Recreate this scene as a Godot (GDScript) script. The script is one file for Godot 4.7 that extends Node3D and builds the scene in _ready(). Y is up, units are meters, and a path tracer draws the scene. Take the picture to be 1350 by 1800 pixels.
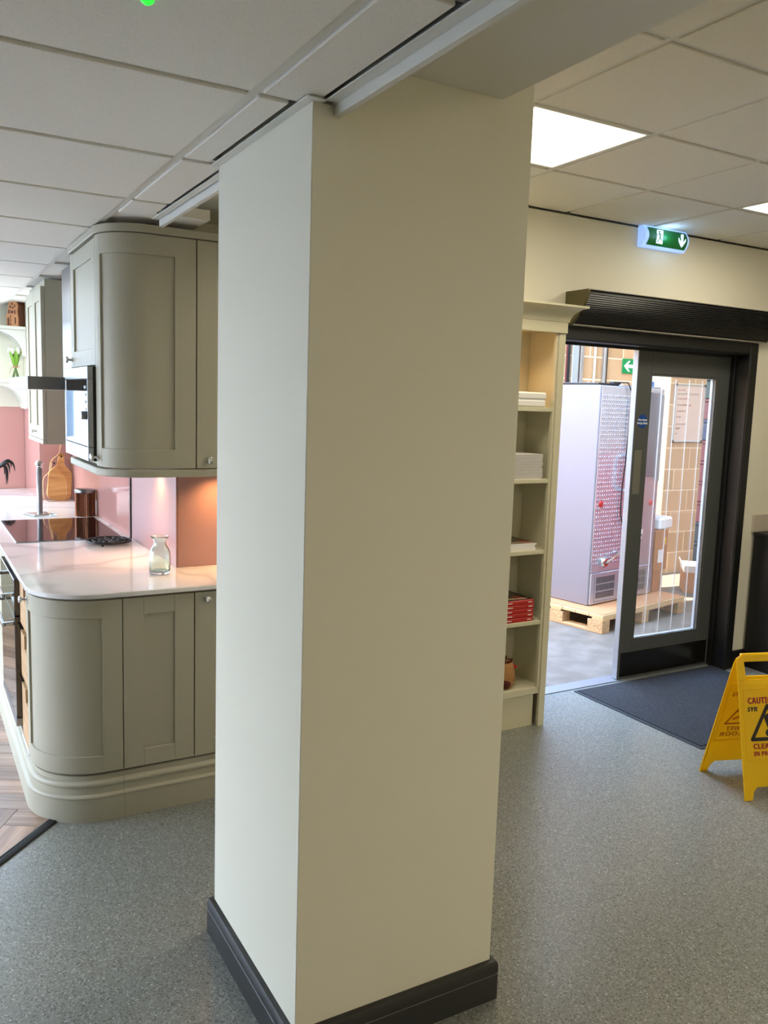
extends Node3D

const FLOOR_TO_EYE := 1.726
const LOW := 2.397          # dropped ceiling over the kitchen
const SOFFIT := 2.49
const HIGH := 2.79          # ceiling by the door
const DOORWALL := -3.66
const KW := 1.06            # kitchen wall plane (x)
const KEND := -3.764        # end of the kitchen wall (z)
const WT := 0.945           # worktop top

var M := {}
var off := {}
var used := {}
var cache := {}
var rng := RandomNumberGenerator.new()

# ---------------------------------------------------------------- geometry kit
class Geo:
	var v := PackedVector3Array()
	var n := PackedVector3Array()
	var t := PackedVector2Array()

	func tri(a: Vector3, b: Vector3, c: Vector3, na: Vector3, nb: Vector3, nc: Vector3) -> void:
		if (c - a).cross(b - a).dot(na + nb + nc) < 0.0:
			v.append_array([a, c, b]); n.append_array([na, nc, nb])
		else:
			v.append_array([a, b, c]); n.append_array([na, nb, nc])
		t.append_array([Vector2.ZERO, Vector2.ZERO, Vector2.ZERO])

	func quad(a: Vector3, b: Vector3, c: Vector3, d: Vector3, na: Vector3, nb: Vector3, nc: Vector3, nd: Vector3) -> void:
		tri(a, b, c, na, nb, nc)
		tri(a, c, d, na, nc, nd)

	func face(pts: Array, out: Vector3) -> void:
		var nn: Vector3 = (pts[1] - pts[0]).cross(pts[2] - pts[0]).normalized()
		if nn.dot(out) < 0.0:
			nn = -nn
		for i in range(1, pts.size() - 1):
			tri(pts[0], pts[i], pts[i + 1], nn, nn, nn)

	func uvquad(a: Vector3, b: Vector3, c: Vector3, d: Vector3, out: Vector3) -> void:
		# a = bottom left, b = bottom right, c = top right, d = top left of the print
		face([a, b, c, d], out)
		var k := v.size() - 6
		for i in 6:
			var p := v[k + i]
			t[k + i] = Vector2(0 if p == a or p == d else 1, 1 if p == a or p == b else 0)

	func box(x0: float, x1: float, y0: float, y1: float, z0: float, z1: float, c := 0.0, xf := Transform3D.IDENTITY) -> void:
		var m := Vector3((x0 + x1) / 2, (y0 + y1) / 2, (z0 + z1) / 2)
		var h := Vector3(absf(x1 - x0) / 2, absf(y1 - y0) / 2, absf(z1 - z0) / 2)
		c = minf(c, minf(h.x, minf(h.y, h.z)) * 0.9)
		var P := func(sx, sy, sz, k): return xf * (m + Vector3(sx * (h.x - (0.0 if k == 0 else c)), sy * (h.y - (0.0 if k == 1 else c)), sz * (h.z - (0.0 if k == 2 else c))))
		var O := func(x, y, z): return xf.basis * Vector3(x, y, z)
		for s in [-1, 1]:
			face([P.call(s, -1, -1, 0), P.call(s, 1, -1, 0), P.call(s, 1, 1, 0), P.call(s, -1, 1, 0)], O.call(s, 0, 0))
			face([P.call(-1, s, -1, 1), P.call(1, s, -1, 1), P.call(1, s, 1, 1), P.call(-1, s, 1, 1)], O.call(0, s, 0))
			face([P.call(-1, -1, s, 2), P.call(1, -1, s, 2), P.call(1, 1, s, 2), P.call(-1, 1, s, 2)], O.call(0, 0, s))
		if c <= 0.0:
			return
		for a in [-1, 1]:
			for b in [-1, 1]:
				face([P.call(a, b, -1, 0), P.call(a, b, 1, 0), P.call(a, b, 1, 1), P.call(a, b, -1, 1)], O.call(a, b, 0))
				face([P.call(a, -1, b, 0), P.call(a, 1, b, 0), P.call(a, 1, b, 2), P.call(a, -1, b, 2)], O.call(a, 0, b))
				face([P.call(-1, a, b, 1), P.call(1, a, b, 1), P.call(1, a, b, 2), P.call(-1, a, b, 2)], O.call(0, a, b))
				for d in [-1, 1]:
					face([P.call(a, b, d, 0), P.call(a, b, d, 1), P.call(a, b, d, 2)], O.call(a, b, d))

	# profile: closed (outward offset, y), swept along a plan path
	func sweep(path: Array, outs: Array, prof: Array, caps := true, mitre0 := 0.0, mitre1 := 0.0) -> void:
		var area := 0.0
		for j in prof.size():
			area += prof[j].cross(prof[(j + 1) % prof.size()])
		if area < 0.0:
			prof = prof.duplicate(); prof.reverse()
		var k := prof.size()
		var en := []
		for j in k:
			var d: Vector2 = (prof[(j + 1) % k] - prof[j]).normalized()
			en.append(Vector2(d.y, -d.x))
		var last := path.size() - 1
		var at := func(i, j):
			var p: Vector3 = path[i] + outs[i] * prof[j].x + Vector3(0, prof[j].y, 0)
			if i == 0 and mitre0 != 0.0:
				p += (path[1] - path[0]).normalized() * mitre0 * prof[j].x
			if i == last and mitre1 != 0.0:
				p += (path[last] - path[last - 1]).normalized() * mitre1 * prof[j].x
			return p
		var nm := func(e: Vector2, i): return (outs[i] * e.x + Vector3(0, e.y, 0)).normalized()
		for j in k:
			var j1 := (j + 1) % k
			var e0: Vector2 = en[j]
			var e1: Vector2 = en[j]
			var pv: Vector2 = en[(j + k - 1) % k]
			var nx: Vector2 = en[j1]
			if pv.dot(e0) > 0.82:
				e0 = (e0 + pv).normalized()
			if nx.dot(en[j]) > 0.82:
				e1 = (en[j] + nx).normalized()
			for i in last:
				quad(at.call(i, j), at.call(i + 1, j), at.call(i + 1, j1), at.call(i, j1), nm.call(e0, i), nm.call(e0, i + 1), nm.call(e1, i + 1), nm.call(e1, i))
		if caps:
			var ids := Geometry2D.triangulate_polygon(PackedVector2Array(prof))
			for q in range(0, ids.size(), 3):
				face([at.call(0, ids[q]), at.call(0, ids[q + 1]), at.call(0, ids[q + 2])], path[0] - path[1])
				face([at.call(last, ids[q]), at.call(last, ids[q + 1]), at.call(last, ids[q + 2])], path[last] - path[last - 1])

	# polygon in local xy pushed along local z from 0 to depth
	func extrude(poly: PackedVector2Array, depth: float, xf := Transform3D.IDENTITY, c := 0.0) -> void:
		var k := poly.size()
		var area := 0.0
		for j in k:
			area += poly[j].cross(poly[(j + 1) % k])
		if area < 0.0:
			poly.reverse()
		var en := []
		for j in k:
			var d: Vector2 = (poly[(j + 1) % k] - poly[j]).normalized()
			en.append(Vector2(d.y, -d.x))
		var inner := poly.duplicate()
		if c > 0.0:
			for j in k:
				var m: Vector2 = en[j] + en[(j + k - 1) % k]
				m = m / maxf(m.length_squared() / 2.0, 0.2)
				inner[j] = poly[j] - m * c
		var q := func(p: Vector2, z): return xf * Vector3(p.x, p.y, z)
		var ids := Geometry2D.triangulate_polygon(inner)
		for i in range(0, ids.size(), 3):
			face([q.call(inner[ids[i]], 0.0), q.call(inner[ids[i + 1]], 0.0), q.call(inner[ids[i + 2]], 0.0)], xf.basis * Vector3(0, 0, -signf(depth)))
			face([q.call(inner[ids[i]], depth), q.call(inner[ids[i + 1]], depth), q.call(inner[ids[i + 2]], depth)], xf.basis * Vector3(0, 0, signf(depth)))
		var sg := signf(depth)
		for j in k:
			var j1 := (j + 1) % k
			var e0: Vector2 = en[j]
			var e1: Vector2 = en[j]
			var pv: Vector2 = en[(j + k - 1) % k]
			var nx: Vector2 = en[j1]
			if pv.dot(e0) > 0.8:
				e0 = (e0 + pv).normalized()
			if nx.dot(en[j]) > 0.8:
				e1 = (en[j] + nx).normalized()
			var n0 := (xf.basis * Vector3(e0.x, e0.y, 0)).normalized()
			var n1 := (xf.basis * Vector3(e1.x, e1.y, 0)).normalized()
			quad(q.call(poly[j], c * sg), q.call(poly[j1], c * sg), q.call(poly[j1], depth - c * sg), q.call(poly[j], depth - c * sg), n0, n1, n1, n0)
			if c > 0.0:
				face([q.call(poly[j], c * sg), q.call(poly[j1], c * sg), q.call(inner[j1], 0.0), q.call(inner[j], 0.0)], n0 - xf.basis.z * sg)
				face([q.call(poly[j], depth - c * sg), q.call(poly[j1], depth - c * sg), q.call(inner[j1], depth), q.call(inner[j], depth)], n0 + xf.basis.z * sg)

	# profile (radius, y) turned about the local y axis
	func lathe(prof: Array, seg: int, xf := Transform3D.IDENTITY) -> void:
		var k := prof.size()
		for j in k - 1:
			var a: Vector2 = prof[j]
			var b: Vector2 = prof[j + 1]
			var d := (b - a).normalized()
			var e := Vector2(d.y, -d.x)
			var e0 := e
			var e1 := e
			if j > 0:
				var dp: Vector2 = (a - prof[j - 1]).normalized()
				var p := Vector2(dp.y, -dp.x)
				if p.dot(e) > 0.6:
					e0 = (p + e).normalized()
			if j < k - 2:
				var dn: Vector2 = (prof[j + 2] - b).normalized()
				var p2 := Vector2(dn.y, -dn.x)
				if p2.dot(e) > 0.6:
					e1 = (p2 + e).normalized()
			for i in seg:
				var u0 := TAU * i / seg
				var u1 := TAU * (i + 1) / seg
				var c0 := Vector3(cos(u0), 0, sin(u0))
				var c1 := Vector3(cos(u1), 0, sin(u1))
				var P0 := xf * (c0 * a.x + Vector3(0, a.y, 0))
				var P1 := xf * (c1 * a.x + Vector3(0, a.y, 0))
				var P2 := xf * (c1 * b.x + Vector3(0, b.y, 0))
				var P3 := xf * (c0 * b.x + Vector3(0, b.y, 0))
				var N0 := (xf.basis * (c0 * e0.x + Vector3(0, e0.y, 0))).normalized()
				var N1 := (xf.basis * (c1 * e0.x + Vector3(0, e0.y, 0))).normalized()
				var N2 := (xf.basis * (c1 * e1.x + Vector3(0, e1.y, 0))).normalized()
				var N3 := (xf.basis * (c0 * e1.x + Vector3(0, e1.y, 0))).normalized()
				if a.x > 1e-6:
					tri(P0, P1, P2, N0, N1, N2)
				if b.x > 1e-6:
					tri(P0, P2, P3, N0, N2, N3)

	func tube(path: Array, radius, seg := 8, caps := true) -> void:
		var rings := []
		var norms := []
		var up := Vector3.UP
		for i in path.size():
			var d: Vector3 = (path[mini(i + 1, path.size() - 1)] - path[maxi(i - 1, 0)]).normalized()
			if absf(d.dot(up)) > 0.95:
				up = Vector3.RIGHT if absf(d.x) < 0.9 else Vector3.FORWARD
			var s := d.cross(up).normalized()
			up = s.cross(d).normalized()
			var r: float = radius[i] if radius is Array else radius
			var ring := []
			var nr := []
			for k in seg:
				var a := TAU * k / seg
				var o := s * cos(a) + up * sin(a)
				ring.append(path[i] + o * r)
				nr.append(o)
			rings.append(ring); norms.append(nr)
		for i in path.size() - 1:
			for k in seg:
				var k1 := (k + 1) % seg
				quad(rings[i][k], rings[i][k1], rings[i + 1][k1], rings[i + 1][k], norms[i][k], norms[i][k1], norms[i + 1][k1], norms[i + 1][k])
		if caps:
			face(rings[0], path[0] - path[1])
			face(rings[-1], path[-1] - path[-2])

	func ball(c: Vector3, r: Vector3, seg := 14) -> void:
		var prof := []
		for i in 9:
			var a := -PI / 2 + PI * i / 8.0
			prof.append(Vector2(maxf(cos(a), 0.0), sin(a)))
		lathe(prof, seg, Transform3D(Basis.from_scale(r), c))

	func mesh() -> ArrayMesh:
		var arr := []
		arr.resize(Mesh.ARRAY_MAX)
		arr[Mesh.ARRAY_VERTEX] = v
		arr[Mesh.ARRAY_NORMAL] = n
		arr[Mesh.ARRAY_TEX_UV] = t
		var m := ArrayMesh.new()
		m.add_surface_from_arrays(Mesh.PRIMITIVE_TRIANGLES, arr)
		return m

# ---------------------------------------------------------------- object helpers
func numbered(called: String) -> String:
	if not used.has(called):
		used[called] = 0
		return called
	used[called] += 1
	return "%s_%03d" % [called, used[called]]

func thing(called: String, label: String, category: String, at := Vector3.ZERO, group := "") -> Node3D:
	var o := Node3D.new()
	o.name = numbered(called)
	add_child(o)
	o.position = at
	off[o] = at
	o.set_meta("label", label)
	o.set_meta("category", category)
	if group != "":
		o.set_meta("group", group)
	return o

func shell(called: String) -> Node3D:
	var o := Node3D.new()
	o.name = numbered(called)
	add_child(o)
	off[o] = Vector3.ZERO
	o.set_meta("kind", "structure")
	return o

# a mesh whose vertices are in world coordinates, made a part of parent
func part(parent: Node, called: String, g, m: Material, label := "") -> MeshInstance3D:
	var o := MeshInstance3D.new()
	o.name = called
	o.mesh = g.mesh() if g is Geo else g
	o.material_override = m
	parent.add_child(o, true)
	o.position = -off.get(parent, Vector3.ZERO)
	off[o] = Vector3.ZERO
	if label != "":
		o.set_meta("label", label)
	return o

# a shared mesh put somewhere (world position) under parent
func put(parent: Node, called: String, mesh: Mesh, m: Material, at: Vector3, b := Basis.IDENTITY) -> MeshInstance3D:
	var o := MeshInstance3D.new()
	o.name = called
	o.mesh = mesh
	o.material_override = m
	parent.add_child(o, true)
	o.transform = Transform3D(b, at - off.get(parent, Vector3.ZERO))
	off[o] = Vector3.ZERO
	return o

func wall(called: String, boxes: Array, m: Material) -> MeshInstance3D:
	var g := Geo.new()
	for b in boxes:
		g.box(b[0], b[1], b[2], b[3], b[4], b[5])
	var o := MeshInstance3D.new()
	o.name = numbered(called)
	o.mesh = g.mesh()
	o.material_override = m
	add_child(o)
	off[o] = Vector3.ZERO
	o.set_meta("kind", "structure")
	return o

func bx(x0, x1, y0, y1, z0, z1, c := 0.002, xf := Transform3D.IDENTITY) -> Geo:
	var g := Geo.new()
	g.box(x0, x1, y0, y1, z0, z1, c, xf)
	return g

func shared_box(sx: float, sy: float, sz: float, c: float) -> ArrayMesh:
	var key := "%.4f %.4f %.4f %.4f" % [sx, sy, sz, c]
	if not cache.has(key):
		cache[key] = bx(-sx / 2, sx / 2, -sy / 2, sy / 2, -sz / 2, sz / 2, c).mesh()
	return cache[key]

func text(parent: Node, called: String, s: String, size: float, m: Material, xf: Transform3D, weight := 700, depth := 0.0008, stretch := 1.0) -> MeshInstance3D:
	var f := SystemFont.new()
	f.font_names = PackedStringArray(["Droid Sans"])
	f.font_weight = weight
	var tm := TextMesh.new()
	tm.text = s
	var fv := FontVariation.new()
	fv.base_font = f
	fv.variation_embolden = 0.55 if weight > 800 else 0.0
	tm.font = fv
	tm.font_size = 48
	tm.pixel_size = size / 34.0
	tm.depth = depth
	tm.curve_step = 1.0
	var o := MeshInstance3D.new()
	o.name = called
	o.mesh = tm
	o.material_override = m
	parent.add_child(o, true)
	o.transform = xf * Transform3D(Basis.from_scale(Vector3(stretch, 1, 1)), Vector3.ZERO)
	return o

# plan path that comes along x = L towards the camera, turns a round corner and runs on along z = zf
func corner_path(L: float, zf: float, r: float, zs: float, xe: float, a0 := 0.0, a1 := 1.0) -> Array:
	var p := []
	var o := []
	if a0 == 0.0 and zs < zf - r - 1e-4:
		p.append(Vector3(L, 0, zs)); o.append(Vector3(-1, 0, 0))
	var steps := 16
	for i in steps + 1:
		var u := a0 + (a1 - a0) * i / float(steps)
		var a := PI - u * PI / 2
		var d := Vector3(cos(a), 0, sin(a))
		p.append(Vector3(L + r, 0, zf - r) + d * r); o.append(d)
	if a1 == 1.0 and xe > L + r + 1e-4:
		p.append(Vector3(xe, 0, zf)); o.append(Vector3(0, 0, 1))
	return [p, o]

func rect(o0: float, o1: float, y0: float, y1: float, c := 0.0015) -> Array:
	# a bar whose outer corners are eased
	return [Vector2(o0, y0), Vector2(o1 - c, y0), Vector2(o1, y0 + c), Vector2(o1, y1 - c), Vector2(o1 - c, y1), Vector2(o0, y1)]

# ---------------------------------------------------------------- materials
func mat(key: String, c: Color, rough := 0.5, metal := 0.0, spec := 0.5) -> StandardMaterial3D:
	var m := StandardMaterial3D.new()
	m.resource_name = key
	m.albedo_color = c
	m.roughness = rough
	m.metallic = metal
	m.metallic_specular = spec
	M[key] = m
	return m

func tri_tex(m: StandardMaterial3D, img: Image, metres: float, world := true) -> void:
	img.generate_mipmaps()
	m.albedo_texture = ImageTexture.create_from_image(img)
	m.uv1_triplanar = true
	m.uv1_world_triplanar = world
	m.uv1_scale = Vector3.ONE / metres

func relief(m: StandardMaterial3D, img: Image, depth_cm: float) -> void:
	m.heightmap_enabled = true
	m.heightmap_scale = depth_cm
	m.heightmap_texture = ImageTexture.create_from_image(img)

func noise_img(size: int, freq: float, seed_: int, oct := 3, type := FastNoiseLite.TYPE_SIMPLEX_SMOOTH) -> Image:
	var f := FastNoiseLite.new()
	f.noise_type = type
	f.seed = seed_
	f.frequency = freq
	f.fractal_octaves = oct
	var im := f.get_seamless_image(size, size)
	im.convert(Image.FORMAT_L8)
	return im

func ramp(im: Image, cols: Array) -> Image:
	# grey image to colours: cols = [[at, Color], ...]
	var g := Gradient.new()
	var o := PackedFloat32Array()
	var c := PackedColorArray()
	for k in cols:
		o.append(k[0]); c.append(k[1])
	g.offsets = o; g.colors = c
	var lut := []
	for i in 256:
		lut.append(g.sample(i / 255.0))
	var out := Image.create(im.get_width(), im.get_height(), false, Image.FORMAT_RGB8)
	var d := im.get_data()
	var w := im.get_width()
	for i in d.size():
		out.set_pixel(i % w, i / w, lut[d[i]])
	return out

func grains(size: int, seed_: int, base: Color, kinds: Array) -> Image:
	# kinds = [[Color, how many, longest in pixels], ...] scattered as little chips
	var r := RandomNumberGenerator.new()
	r.seed = seed_
	var im := Image.create(size, size, false, Image.FORMAT_RGB8)
	im.fill(base)
	for k in kinds:
		for i in k[1]:
			var x := r.randi_range(0, size - 1)
			var y := r.randi_range(0, size - 1)
			var w := r.randi_range(1, k[2])
			var h := r.randi_range(1, k[2])
			im.fill_rect(Rect2i(x, y, w, h), k[0].lerp(base, r.randf() * 0.55))
	return im

func wood_img(size: int, seed_: int, cols: Array) -> Image:
	# grain runs along the picture's x
	var f := FastNoiseLite.new()
	f.seed = seed_
	f.frequency = 0.012
	f.fractal_octaves = 4
	f.noise_type = FastNoiseLite.TYPE_SIMPLEX_SMOOTH
	var im := Image.create(size, size, false, Image.FORMAT_L8)
	for y in size:
		for x in size:
			var u := TAU * x / size
			var w := TAU * y / size
			var q := f.get_noise_3d(cos(u) * 14.0 + sin(w) * 120.0, sin(u) * 14.0 + cos(w) * 120.0, 40.0)
			var line := f.get_noise_3d(cos(u) * 6.0 + 300.0, sin(u) * 6.0, y * 9.0)
			im.set_pixel(x, y, Color.from_hsv(0, 0, clampf(0.5 + q * 0.55 + line * 0.3, 0, 1)))
	return ramp(im, cols)

func make_materials() -> void:
	mat("wall", Color(0.90, 0.88, 0.805), 0.75)
	mat("soffit", Color(0.90, 0.885, 0.84), 0.75)
	mat("trim_white", Color(0.87, 0.86, 0.82), 0.45)
	mat("tile", Color(1.0, 0.985, 0.955), 0.9)
	tri_tex(M.tile, grains(512, 5, Color(0.94, 0.93, 0.91), [[Color(0.87, 0.86, 0.83), 6000, 2], [Color(0.98, 0.98, 0.97), 5000, 2]]), 0.6)
	mat("grid", Color(0.89, 0.88, 0.84), 0.5)
	mat("skirt", Color(0.165, 0.165, 0.16), 0.45)
	mat("vinyl", Color(1, 1, 1), 0.28)
	tri_tex(M.vinyl, grains(1024, 11, Color(0.50, 0.505, 0.475), [[Color(0.34, 0.345, 0.32), 30000, 4], [Color(0.63, 0.64, 0.61), 26000, 4], [Color(0.24, 0.245, 0.23), 9000, 3], [Color(0.80, 0.81, 0.79), 7000, 3]]), 1.5)
	var wood_cols := [[0.0, Color(0.42, 0.32, 0.25)], [0.45, Color(0.60, 0.48, 0.39)], [1.0, Color(0.74, 0.63, 0.53)]]
	var wi := wood_img(256, 21, wood_cols)
	wi.generate_mipmaps()
	for k in 4:
		var tint: Color = [Color(1, 1, 1), Color(0.86, 0.84, 0.83), Color(1.08, 1.06, 1.04), Color(0.93, 0.95, 0.97)][k]
		mat("plank%d" % k, tint, 0.4)
		M["plank%d" % k].albedo_texture = ImageTexture.create_from_image(wi)
		M["plank%d" % k].uv1_triplanar = true
		M["plank%d" % k].uv1_scale = Vector3(1.6, 1.6, 3.2)
		M["plank%d" % k].uv1_offset = Vector3(0.37 * k, 0, 0.21 * k)
	mat("wood_base", Color(0.36, 0.28, 0.23), 0.6)
	mat("cab", Color(0.69, 0.668, 0.585), 0.5)
	mat("chrome", Color(0.82, 0.82, 0.82), 0.14, 1.0)
	mat("steel", Color(0.56, 0.56, 0.57), 0.28, 1.0)
	mat("dark_steel", Color(0.36, 0.35, 0.33), 0.35, 0.9)
	mat("oven_glass", Color(0.05, 0.05, 0.05), 0.04, 0.0, 0.9)
	mat("mirror_glass", Color(0.10, 0.105, 0.11), 0.03, 0.0, 1.0)
	mat("black", Color(0.03, 0.03, 0.03), 0.5)
	mat("black_gloss", Color(0.02, 0.02, 0.022), 0.05)
	mat("oak", Color(1, 1, 1), 0.55)
	tri_tex(M.oak, wood_img(256, 31, [[0.0, Color(0.62, 0.47, 0.32)], [0.5, Color(0.76, 0.61, 0.44)], [1.0, Color(0.85, 0.71, 0.54)]]), 0.5, false)
	mat("board_wood", Color(1, 1, 1), 0.5)
	tri_tex(M.board_wood, wood_img(256, 33, [[0.0, Color(0.68, 0.46, 0.25)], [0.5, Color(0.80, 0.58, 0.34)], [1.0, Color(0.87, 0.67, 0.44)]]), 0.5, false)
	M.board_wood.uv1_scale = Vector3(3.0, 3.0, 3.0)
	mat("carved_light", Color(0.80, 0.56, 0.38), 0.6)
	mat("carved_dark", Color(0.40, 0.22, 0.12), 0.6)
	# quartz with soft grey veins
	var vein := noise_img(1024, 0.0030, 44, 3)
	var vd := vein.get_data()
	for i in vd.size():
		var q := absf(vd[i] / 255.0 - 0.5) * 2.0
		vd[i] = int(255.0 * clampf(q * 4.0, 0.0, 1.0))
	vein = Image.create_from_data(1024, 1024, false, Image.FORMAT_L8, vd)
	mat("quartz", Color(1, 1, 1), 0.07)
	tri_tex(M.quartz, ramp(vein, [[0.0, Color(0.80, 0.785, 0.775)], [0.5, Color(0.90, 0.885, 0.875)], [1.0, Color(0.93, 0.915, 0.90)]]), 3.0)
	mat("pink", Color(0.73, 0.54, 0.51), 0.06)
	mat("pink_satin", Color(0.70, 0.55, 0.54), 0.32, 0.0, 0.3)
	mat("clear", Color(0.93, 0.97, 0.96, 0.12), 0.02)
	M.clear.transparency = BaseMaterial3D.TRANSPARENCY_ALPHA
	mat("pane", Color(0.95, 0.97, 0.97, 0.06), 0.01)
	M.pane.transparency = BaseMaterial3D.TRANSPARENCY_ALPHA
	mat("glass", Color(0.93, 0.99, 0.97), 0.0)
	M.glass.refraction_enabled = true
	M.glass.refraction_scale = 0.05
	M.glass.transparency = BaseMaterial3D.TRANSPARENCY_ALPHA
	M.glass.albedo_color.a = 0.05
	mat("copper", Color(0.47, 0.29, 0.20), 0.3, 0.7)
	mat("iron", Color(0.035, 0.035, 0.035), 0.45)
	mat("leaf", Color(0.50, 0.68, 0.22), 0.5)
	M.leaf.backlight_enabled = true
	M.leaf.backlight = Color(0.3, 0.4, 0.1)
	mat("petal", Color(0.95, 0.96, 0.88), 0.5)
	mat("stem", Color(0.36, 0.45, 0.20), 0.5)
	mat("twine", Color(0.68, 0.55, 0.38), 0.9)
	mat("book_paint", Color(0.80, 0.775, 0.665), 0.5)
	mat("paper", Color(0.91, 0.90, 0.89), 0.7)
	mat("paper_grey", Color(0.78, 0.77, 0.75), 0.7)
	mat("cat_red", Color(0.68, 0.10, 0.09), 0.4)
	mat("cat_black", Color(0.06, 0.06, 0.06), 0.4)
	mat("straw", Color(1, 1, 1), 0.9)
	tri_tex(M.straw, ramp(noise_img(128, 0.09, 61), [[0.0, Color(0.35, 0.22, 0.11)], [0.4, Color(0.62, 0.44, 0.25)], [1.0, Color(0.78, 0.60, 0.38)]]), 0.12, false)
	mat("gingham", Color(0.33, 0.10, 0.08), 0.9)
	mat("felt_red", Color(0.62, 0.05, 0.05), 0.9)
	mat("frame_black", Color(0.05, 0.052, 0.052), 0.5)
	mat("leaf_grey", Color(0.30, 0.31, 0.305), 0.42)
	mat("bead", Color(0.62, 0.64, 0.66), 0.4)
	mat("alu", Color(0.72, 0.75, 0.78), 0.32, 0.85)
	mat("kick", Color(0.30, 0.29, 0.27), 0.16, 0.9)
	mat("push", Color(0.52, 0.52, 0.50), 0.3, 0.8)
	mat("sticker_blue", Color(0.02, 0.25, 0.56), 0.4)
	mat("white_ink", Color(0.94, 0.94, 0.94), 0.6)
	mat("line", Color(0.95, 0.95, 0.95), 0.6)
	M.line.backlight_enabled = true
	M.line.backlight = Color(0.9, 0.9, 0.9)
	mat("mat_pile", Color(1, 1, 1), 0.95)
	tri_tex(M.mat_pile, grains(512, 71, Color(0.145, 0.148, 0.158), [[Color(0.08, 0.08, 0.085), 14000, 3], [Color(0.30, 0.305, 0.32), 9000, 3]]), 0.7)
	mat("mat_edge", Color(0.14, 0.15, 0.16), 0.7)
	mat("yellow", Color(0.96, 0.83, 0.10), 0.35)
	M.yellow.backlight_enabled = true
	M.yellow.backlight = Color(0.9, 0.75, 0.05)
	mat("emboss", Color(0.80, 0.52, 0.02), 0.4)
	mat("ink_red", Color(0.58, 0.05, 0.06), 0.5)
	mat("ink_black", Color(0.06, 0.05, 0.05), 0.5)
	mat("heater", Color(0.032, 0.032, 0.035), 0.4, 0.2)
	mat("heater_cap", Color(0.34, 0.31, 0.17), 0.45)
	mat("heater_lip", Color(0.62, 0.60, 0.54), 0.4)
	mat("sign_green", Color(0.02, 0.36, 0.14), 0.4)
	M.sign_green.emission_enabled = true
	M.sign_green.emission = Color(0.01, 0.30, 0.09)
	M.sign_green.emission_energy_multiplier = 0.35
	mat("sign_white", Color(0.90, 0.94, 0.97), 0.4)
	M.sign_white.emission_enabled = true
	M.sign_white.emission = Color(0.85, 0.93, 1.0)
	M.sign_white.emission_energy_multiplier = 0.45
	mat("sign_case", Color(0.78, 0.85, 0.95), 0.2)
	M.sign_case.emission_enabled = true
	M.sign_case.emission = Color(0.55, 0.72, 1.0)
	M.sign_case.emission_energy_multiplier = 0.5
	mat("led", Color(1, 1, 1), 0.5)
	M.led.emission_enabled = true
	M.led.emission = Color(1.0, 0.97, 0.90)
	M.led.emission_energy_multiplier = 2.0
	mat("warm_bulb", Color(1, 1, 1), 0.5)
	M.warm_bulb.emission_enabled = true
	M.warm_bulb.emission = Color(1.0, 0.72, 0.42)
	M.warm_bulb.emission_energy_multiplier = 2.0
	mat("green_bulb", Color(0.3, 1, 0.4), 0.4)
	M.green_bulb.emission_enabled = true
	M.green_bulb.emission = Color(0.15, 0.9, 0.2)
	M.green_bulb.emission_energy_multiplier = 0.8
	# loading bay
	mat("mortar", Color(0.93, 0.85, 0.72), 0.9)
	for k in 3:
		var c: Color = [Color(0.81, 0.665, 0.50), Color(0.78, 0.64, 0.47), Color(0.835, 0.695, 0.53)][k]
		mat("block%d" % k, c, 0.95)
	var bi := ramp(noise_img(256, 0.22, 81), [[0.0, Color(0.78, 0.78, 0.78)], [0.5, Color(0.97, 0.97, 0.97)], [1.0, Color(1, 1, 1)]])
	bi.generate_mipmaps()
	for k in 3:
		var bm: StandardMaterial3D = M["block%d" % k]
		bm.albedo_texture = ImageTexture.create_from_image(bi)
		bm.uv1_triplanar = true
		bm.uv1_world_triplanar = true
		bm.uv1_scale = Vector3.ONE * 2.2
	mat("concrete", Color(1, 1, 1), 0.5)
	tri_tex(M.concrete, ramp(noise_img(512, 0.018, 91, 5), [[0.0, Color(0.39, 0.35, 0.305)], [0.5, Color(0.445, 0.405, 0.36)], [1.0, Color(0.51, 0.47, 0.425)]]), 2.2)
	mat("fridge", Color(0.485, 0.475, 0.50), 0.4, 0.0)
	mat("fridge_back", Color(0.74, 0.75, 0.80), 0.24, 0.7)
	mat("fridge_panel", Color(0.42, 0.42, 0.50), 0.3, 0.6)
	mat("slot", Color(0.07, 0.06, 0.06), 0.7)
	mat("pine", Color(1, 1, 1), 0.7)
	tri_tex(M.pine, wood_img(256, 35, [[0.0, Color(0.66, 0.50, 0.33)], [0.5, Color(0.80, 0.66, 0.47)], [1.0, Color(0.88, 0.76, 0.58)]]), 0.6, false)
	mat("chip", Color(1, 1, 1), 0.85)
	tri_tex(M.chip, grains(128, 37, Color(0.74, 0.60, 0.43), [[Color(0.56, 0.42, 0.27), 700, 6], [Color(0.86, 0.74, 0.57), 700, 6]]), 0.16, false)
	mat("card", Color(0.70, 0.49, 0.32), 0.85)
	mat("card_dark", Color(0.50, 0.33, 0.20), 0.85)
	mat("tape_yellow", Color(0.88, 0.72, 0.06), 0.5)
	mat("foam", Color(0.93, 0.93, 0.94), 0.8)
	mat("whiteboard", Color(0.86, 0.78, 0.72), 0.35)
	mat("marker", Color(0.66, 0.32, 0.26), 0.7)
	mat("marker_grey", Color(0.55, 0.55, 0.50), 0.7)
	mat("safety_green", Color(0.0, 0.56, 0.30), 0.5)
	mat("added_locker_red", Color(0.80, 0.06, 0.07), 0.5)  # for the added lockers that tint the fridge reflection
	mat("crate_red", Color(0.42, 0.03, 0.035), 0.5)
	mat("crate_green", Color(0.04, 0.15, 0.10), 0.5)
	mat("crate_blue", Color(0.05, 0.10, 0.26), 0.5)
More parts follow.
